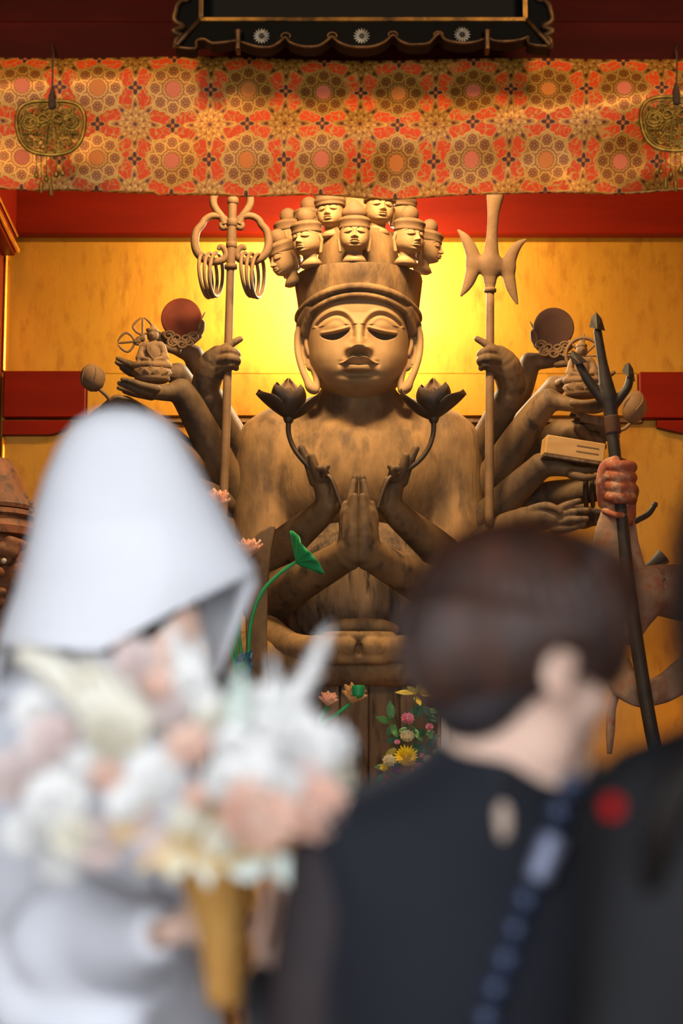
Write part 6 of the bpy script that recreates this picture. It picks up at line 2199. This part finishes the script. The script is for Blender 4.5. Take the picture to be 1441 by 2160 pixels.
YQ = 2.46
for a in (((480, 1580, YQ), (345, 1300, YQ + .06), 56, BW), ((575, 1580, YQ), (706, 1305, YQ + .02), 44, BW), ((585, 1560, YQ), (572, 1372, YQ + .02), 30, BW),
          ((380, 1560, YQ), (20, 1362, YQ + .04), 92, BC), ((300, 1580, YQ), (120, 1440, YQ), 66, BC), ((430, 1560, YQ), (420, 1330, YQ + .05), 46, BW), ((520, 1600, YQ), (600, 1440, YQ), 50, BW),
          ((500, 1560, YQ - .02), (505, 1400, YQ), 40, BM)):
    plume(*a)
for px, py, Y, r, m, rings in ((400, 1578, 2.40, 62, BP, 5), (540, 1722, 2.36, 92, BP, 6), (662, 1712, 2.38, 82, BP, 6), (620, 1585, 2.42, 96, BW, 6), (480, 1650, 2.37, 66, BW, 5), (330, 1640, 2.40, 74, BW, 5),
                               (240, 1545, 2.42, 82, BC, 5), (110, 1570, 2.44, 76, BPK, 5), (225, 1640, 2.42, 52, BP, 4), (120, 1690, 2.42, 78, BW, 5), (690, 1575, 2.45, 62, BW, 5), (560, 1500, 2.46, 66, BW, 5),
                               (30, 1640, 2.46, 70, BPK, 5), (290, 1720, 2.40, 56, BPK, 4), (700, 1650, 2.44, 60, BC, 5), (215, 1780, 2.42, 66, BPK, 5), (60, 1760, 2.45, 62, BW, 5), (420, 1680, 2.37, 40, BP, 4),
                               (350, 1500, 2.46, 60, BPK, 5), (455, 1510, 2.46, 54, BC, 4), (130, 1830, 2.46, 60, BW, 4), (560, 1640, 2.36, 50, BW, 4), (285, 1395, 2.47, 60, BPK, 4), (400, 1440, 2.46, 56, BW, 4), (330, 1450, 2.44, 44, BP, 4), (180, 1455, 2.46, 60, BC, 4), (490, 1575, 2.42, 56, BW, 4), (555, 1600, 2.38, 52, BW, 4), (170, 1615, 2.42, 50, BW, 4), (395, 1730, 2.38, 50, BC, 4),
                               (265, 1695, 2.38, 50, BW, 4), (70, 1500, 2.46, 56, BW, 4), (600, 1660, 2.37, 52, BW, 4), (650, 1640, 2.39, 50, BPK, 4), (330, 1790, 2.40, 54, BPK, 4), (470, 1770, 2.37, 50, BC, 4), (150, 1760, 2.41, 56, BC, 4)):
    ball_flower(px, py, Y, r, m, bq, rings, 'bloom', (rnd.uniform(-.3, .3), -1, rnd.uniform(.1, .6)))
for i in range(20):
    px, py = rnd.uniform(310, 540), rnd.uniform(1690, 1800)
    a = rnd.uniform(0.1, 3.0)
    leaf_at(px, py, math.cos(a) * 1.2, math.sin(a) * .7, rnd.uniform(60, 120), rnd.uniform(26, 44), BG, YQ - .06, bq, 'dried_leaf', -0.3)
for px, py, dx, dy, ln_ in ((400, 1790, -0.5, .8, 90), (430, 1770, .1, 1, 110), (380, 1800, -.8, .6, 60), (470, 1800, .7, .7, 90), (480, 1810, .9, .5, 60),
                            (590, 1800, .3, 1, 80), (640, 1790, .1, 1, 70), (560, 1800, -.4, .9, 70)):
    leaf_at(px, py, dx, dy, ln_, 44, BM, YQ - .06, bq, 'mint_leaf', -0.2)
for px, py, dx, dy, ln_ in ((540, 1790, .2, 1, 70), (580, 1780, -.5, .7, 80), (610, 1790, .6, .6, 70), (520, 1770, -.9, .4, 80), (600, 1770, .9, .2, 90)):
    leaf_at(px, py, dx, dy, ln_, 30, BG, YQ - .03, bq, 'dried_leaf', -0.2)
tubepx('handle', [(450, 1770, 2.50, 100), (455, 1840, 2.51, 82), (462, 1930, 2.53, 56), (468, 2010, 2.55, 44), (474, 2110, 2.57, 40)], BT, bq, 20)
for pts in ([(520, 1800, 2.42), (556, 1860, 2.42), (560, 1930, 2.43), (540, 1985, 2.44)], [(540, 1800, 2.42), (590, 1870, 2.42), (596, 1950, 2.43), (575, 2010, 2.45)]):
    sp_ = spline([W(*p) for p in pts], 24)
    v, f = tube_vf(sp_, 0.0075, 8, False, 0.25)
    link('ribbon', v, f, BR_, bq)
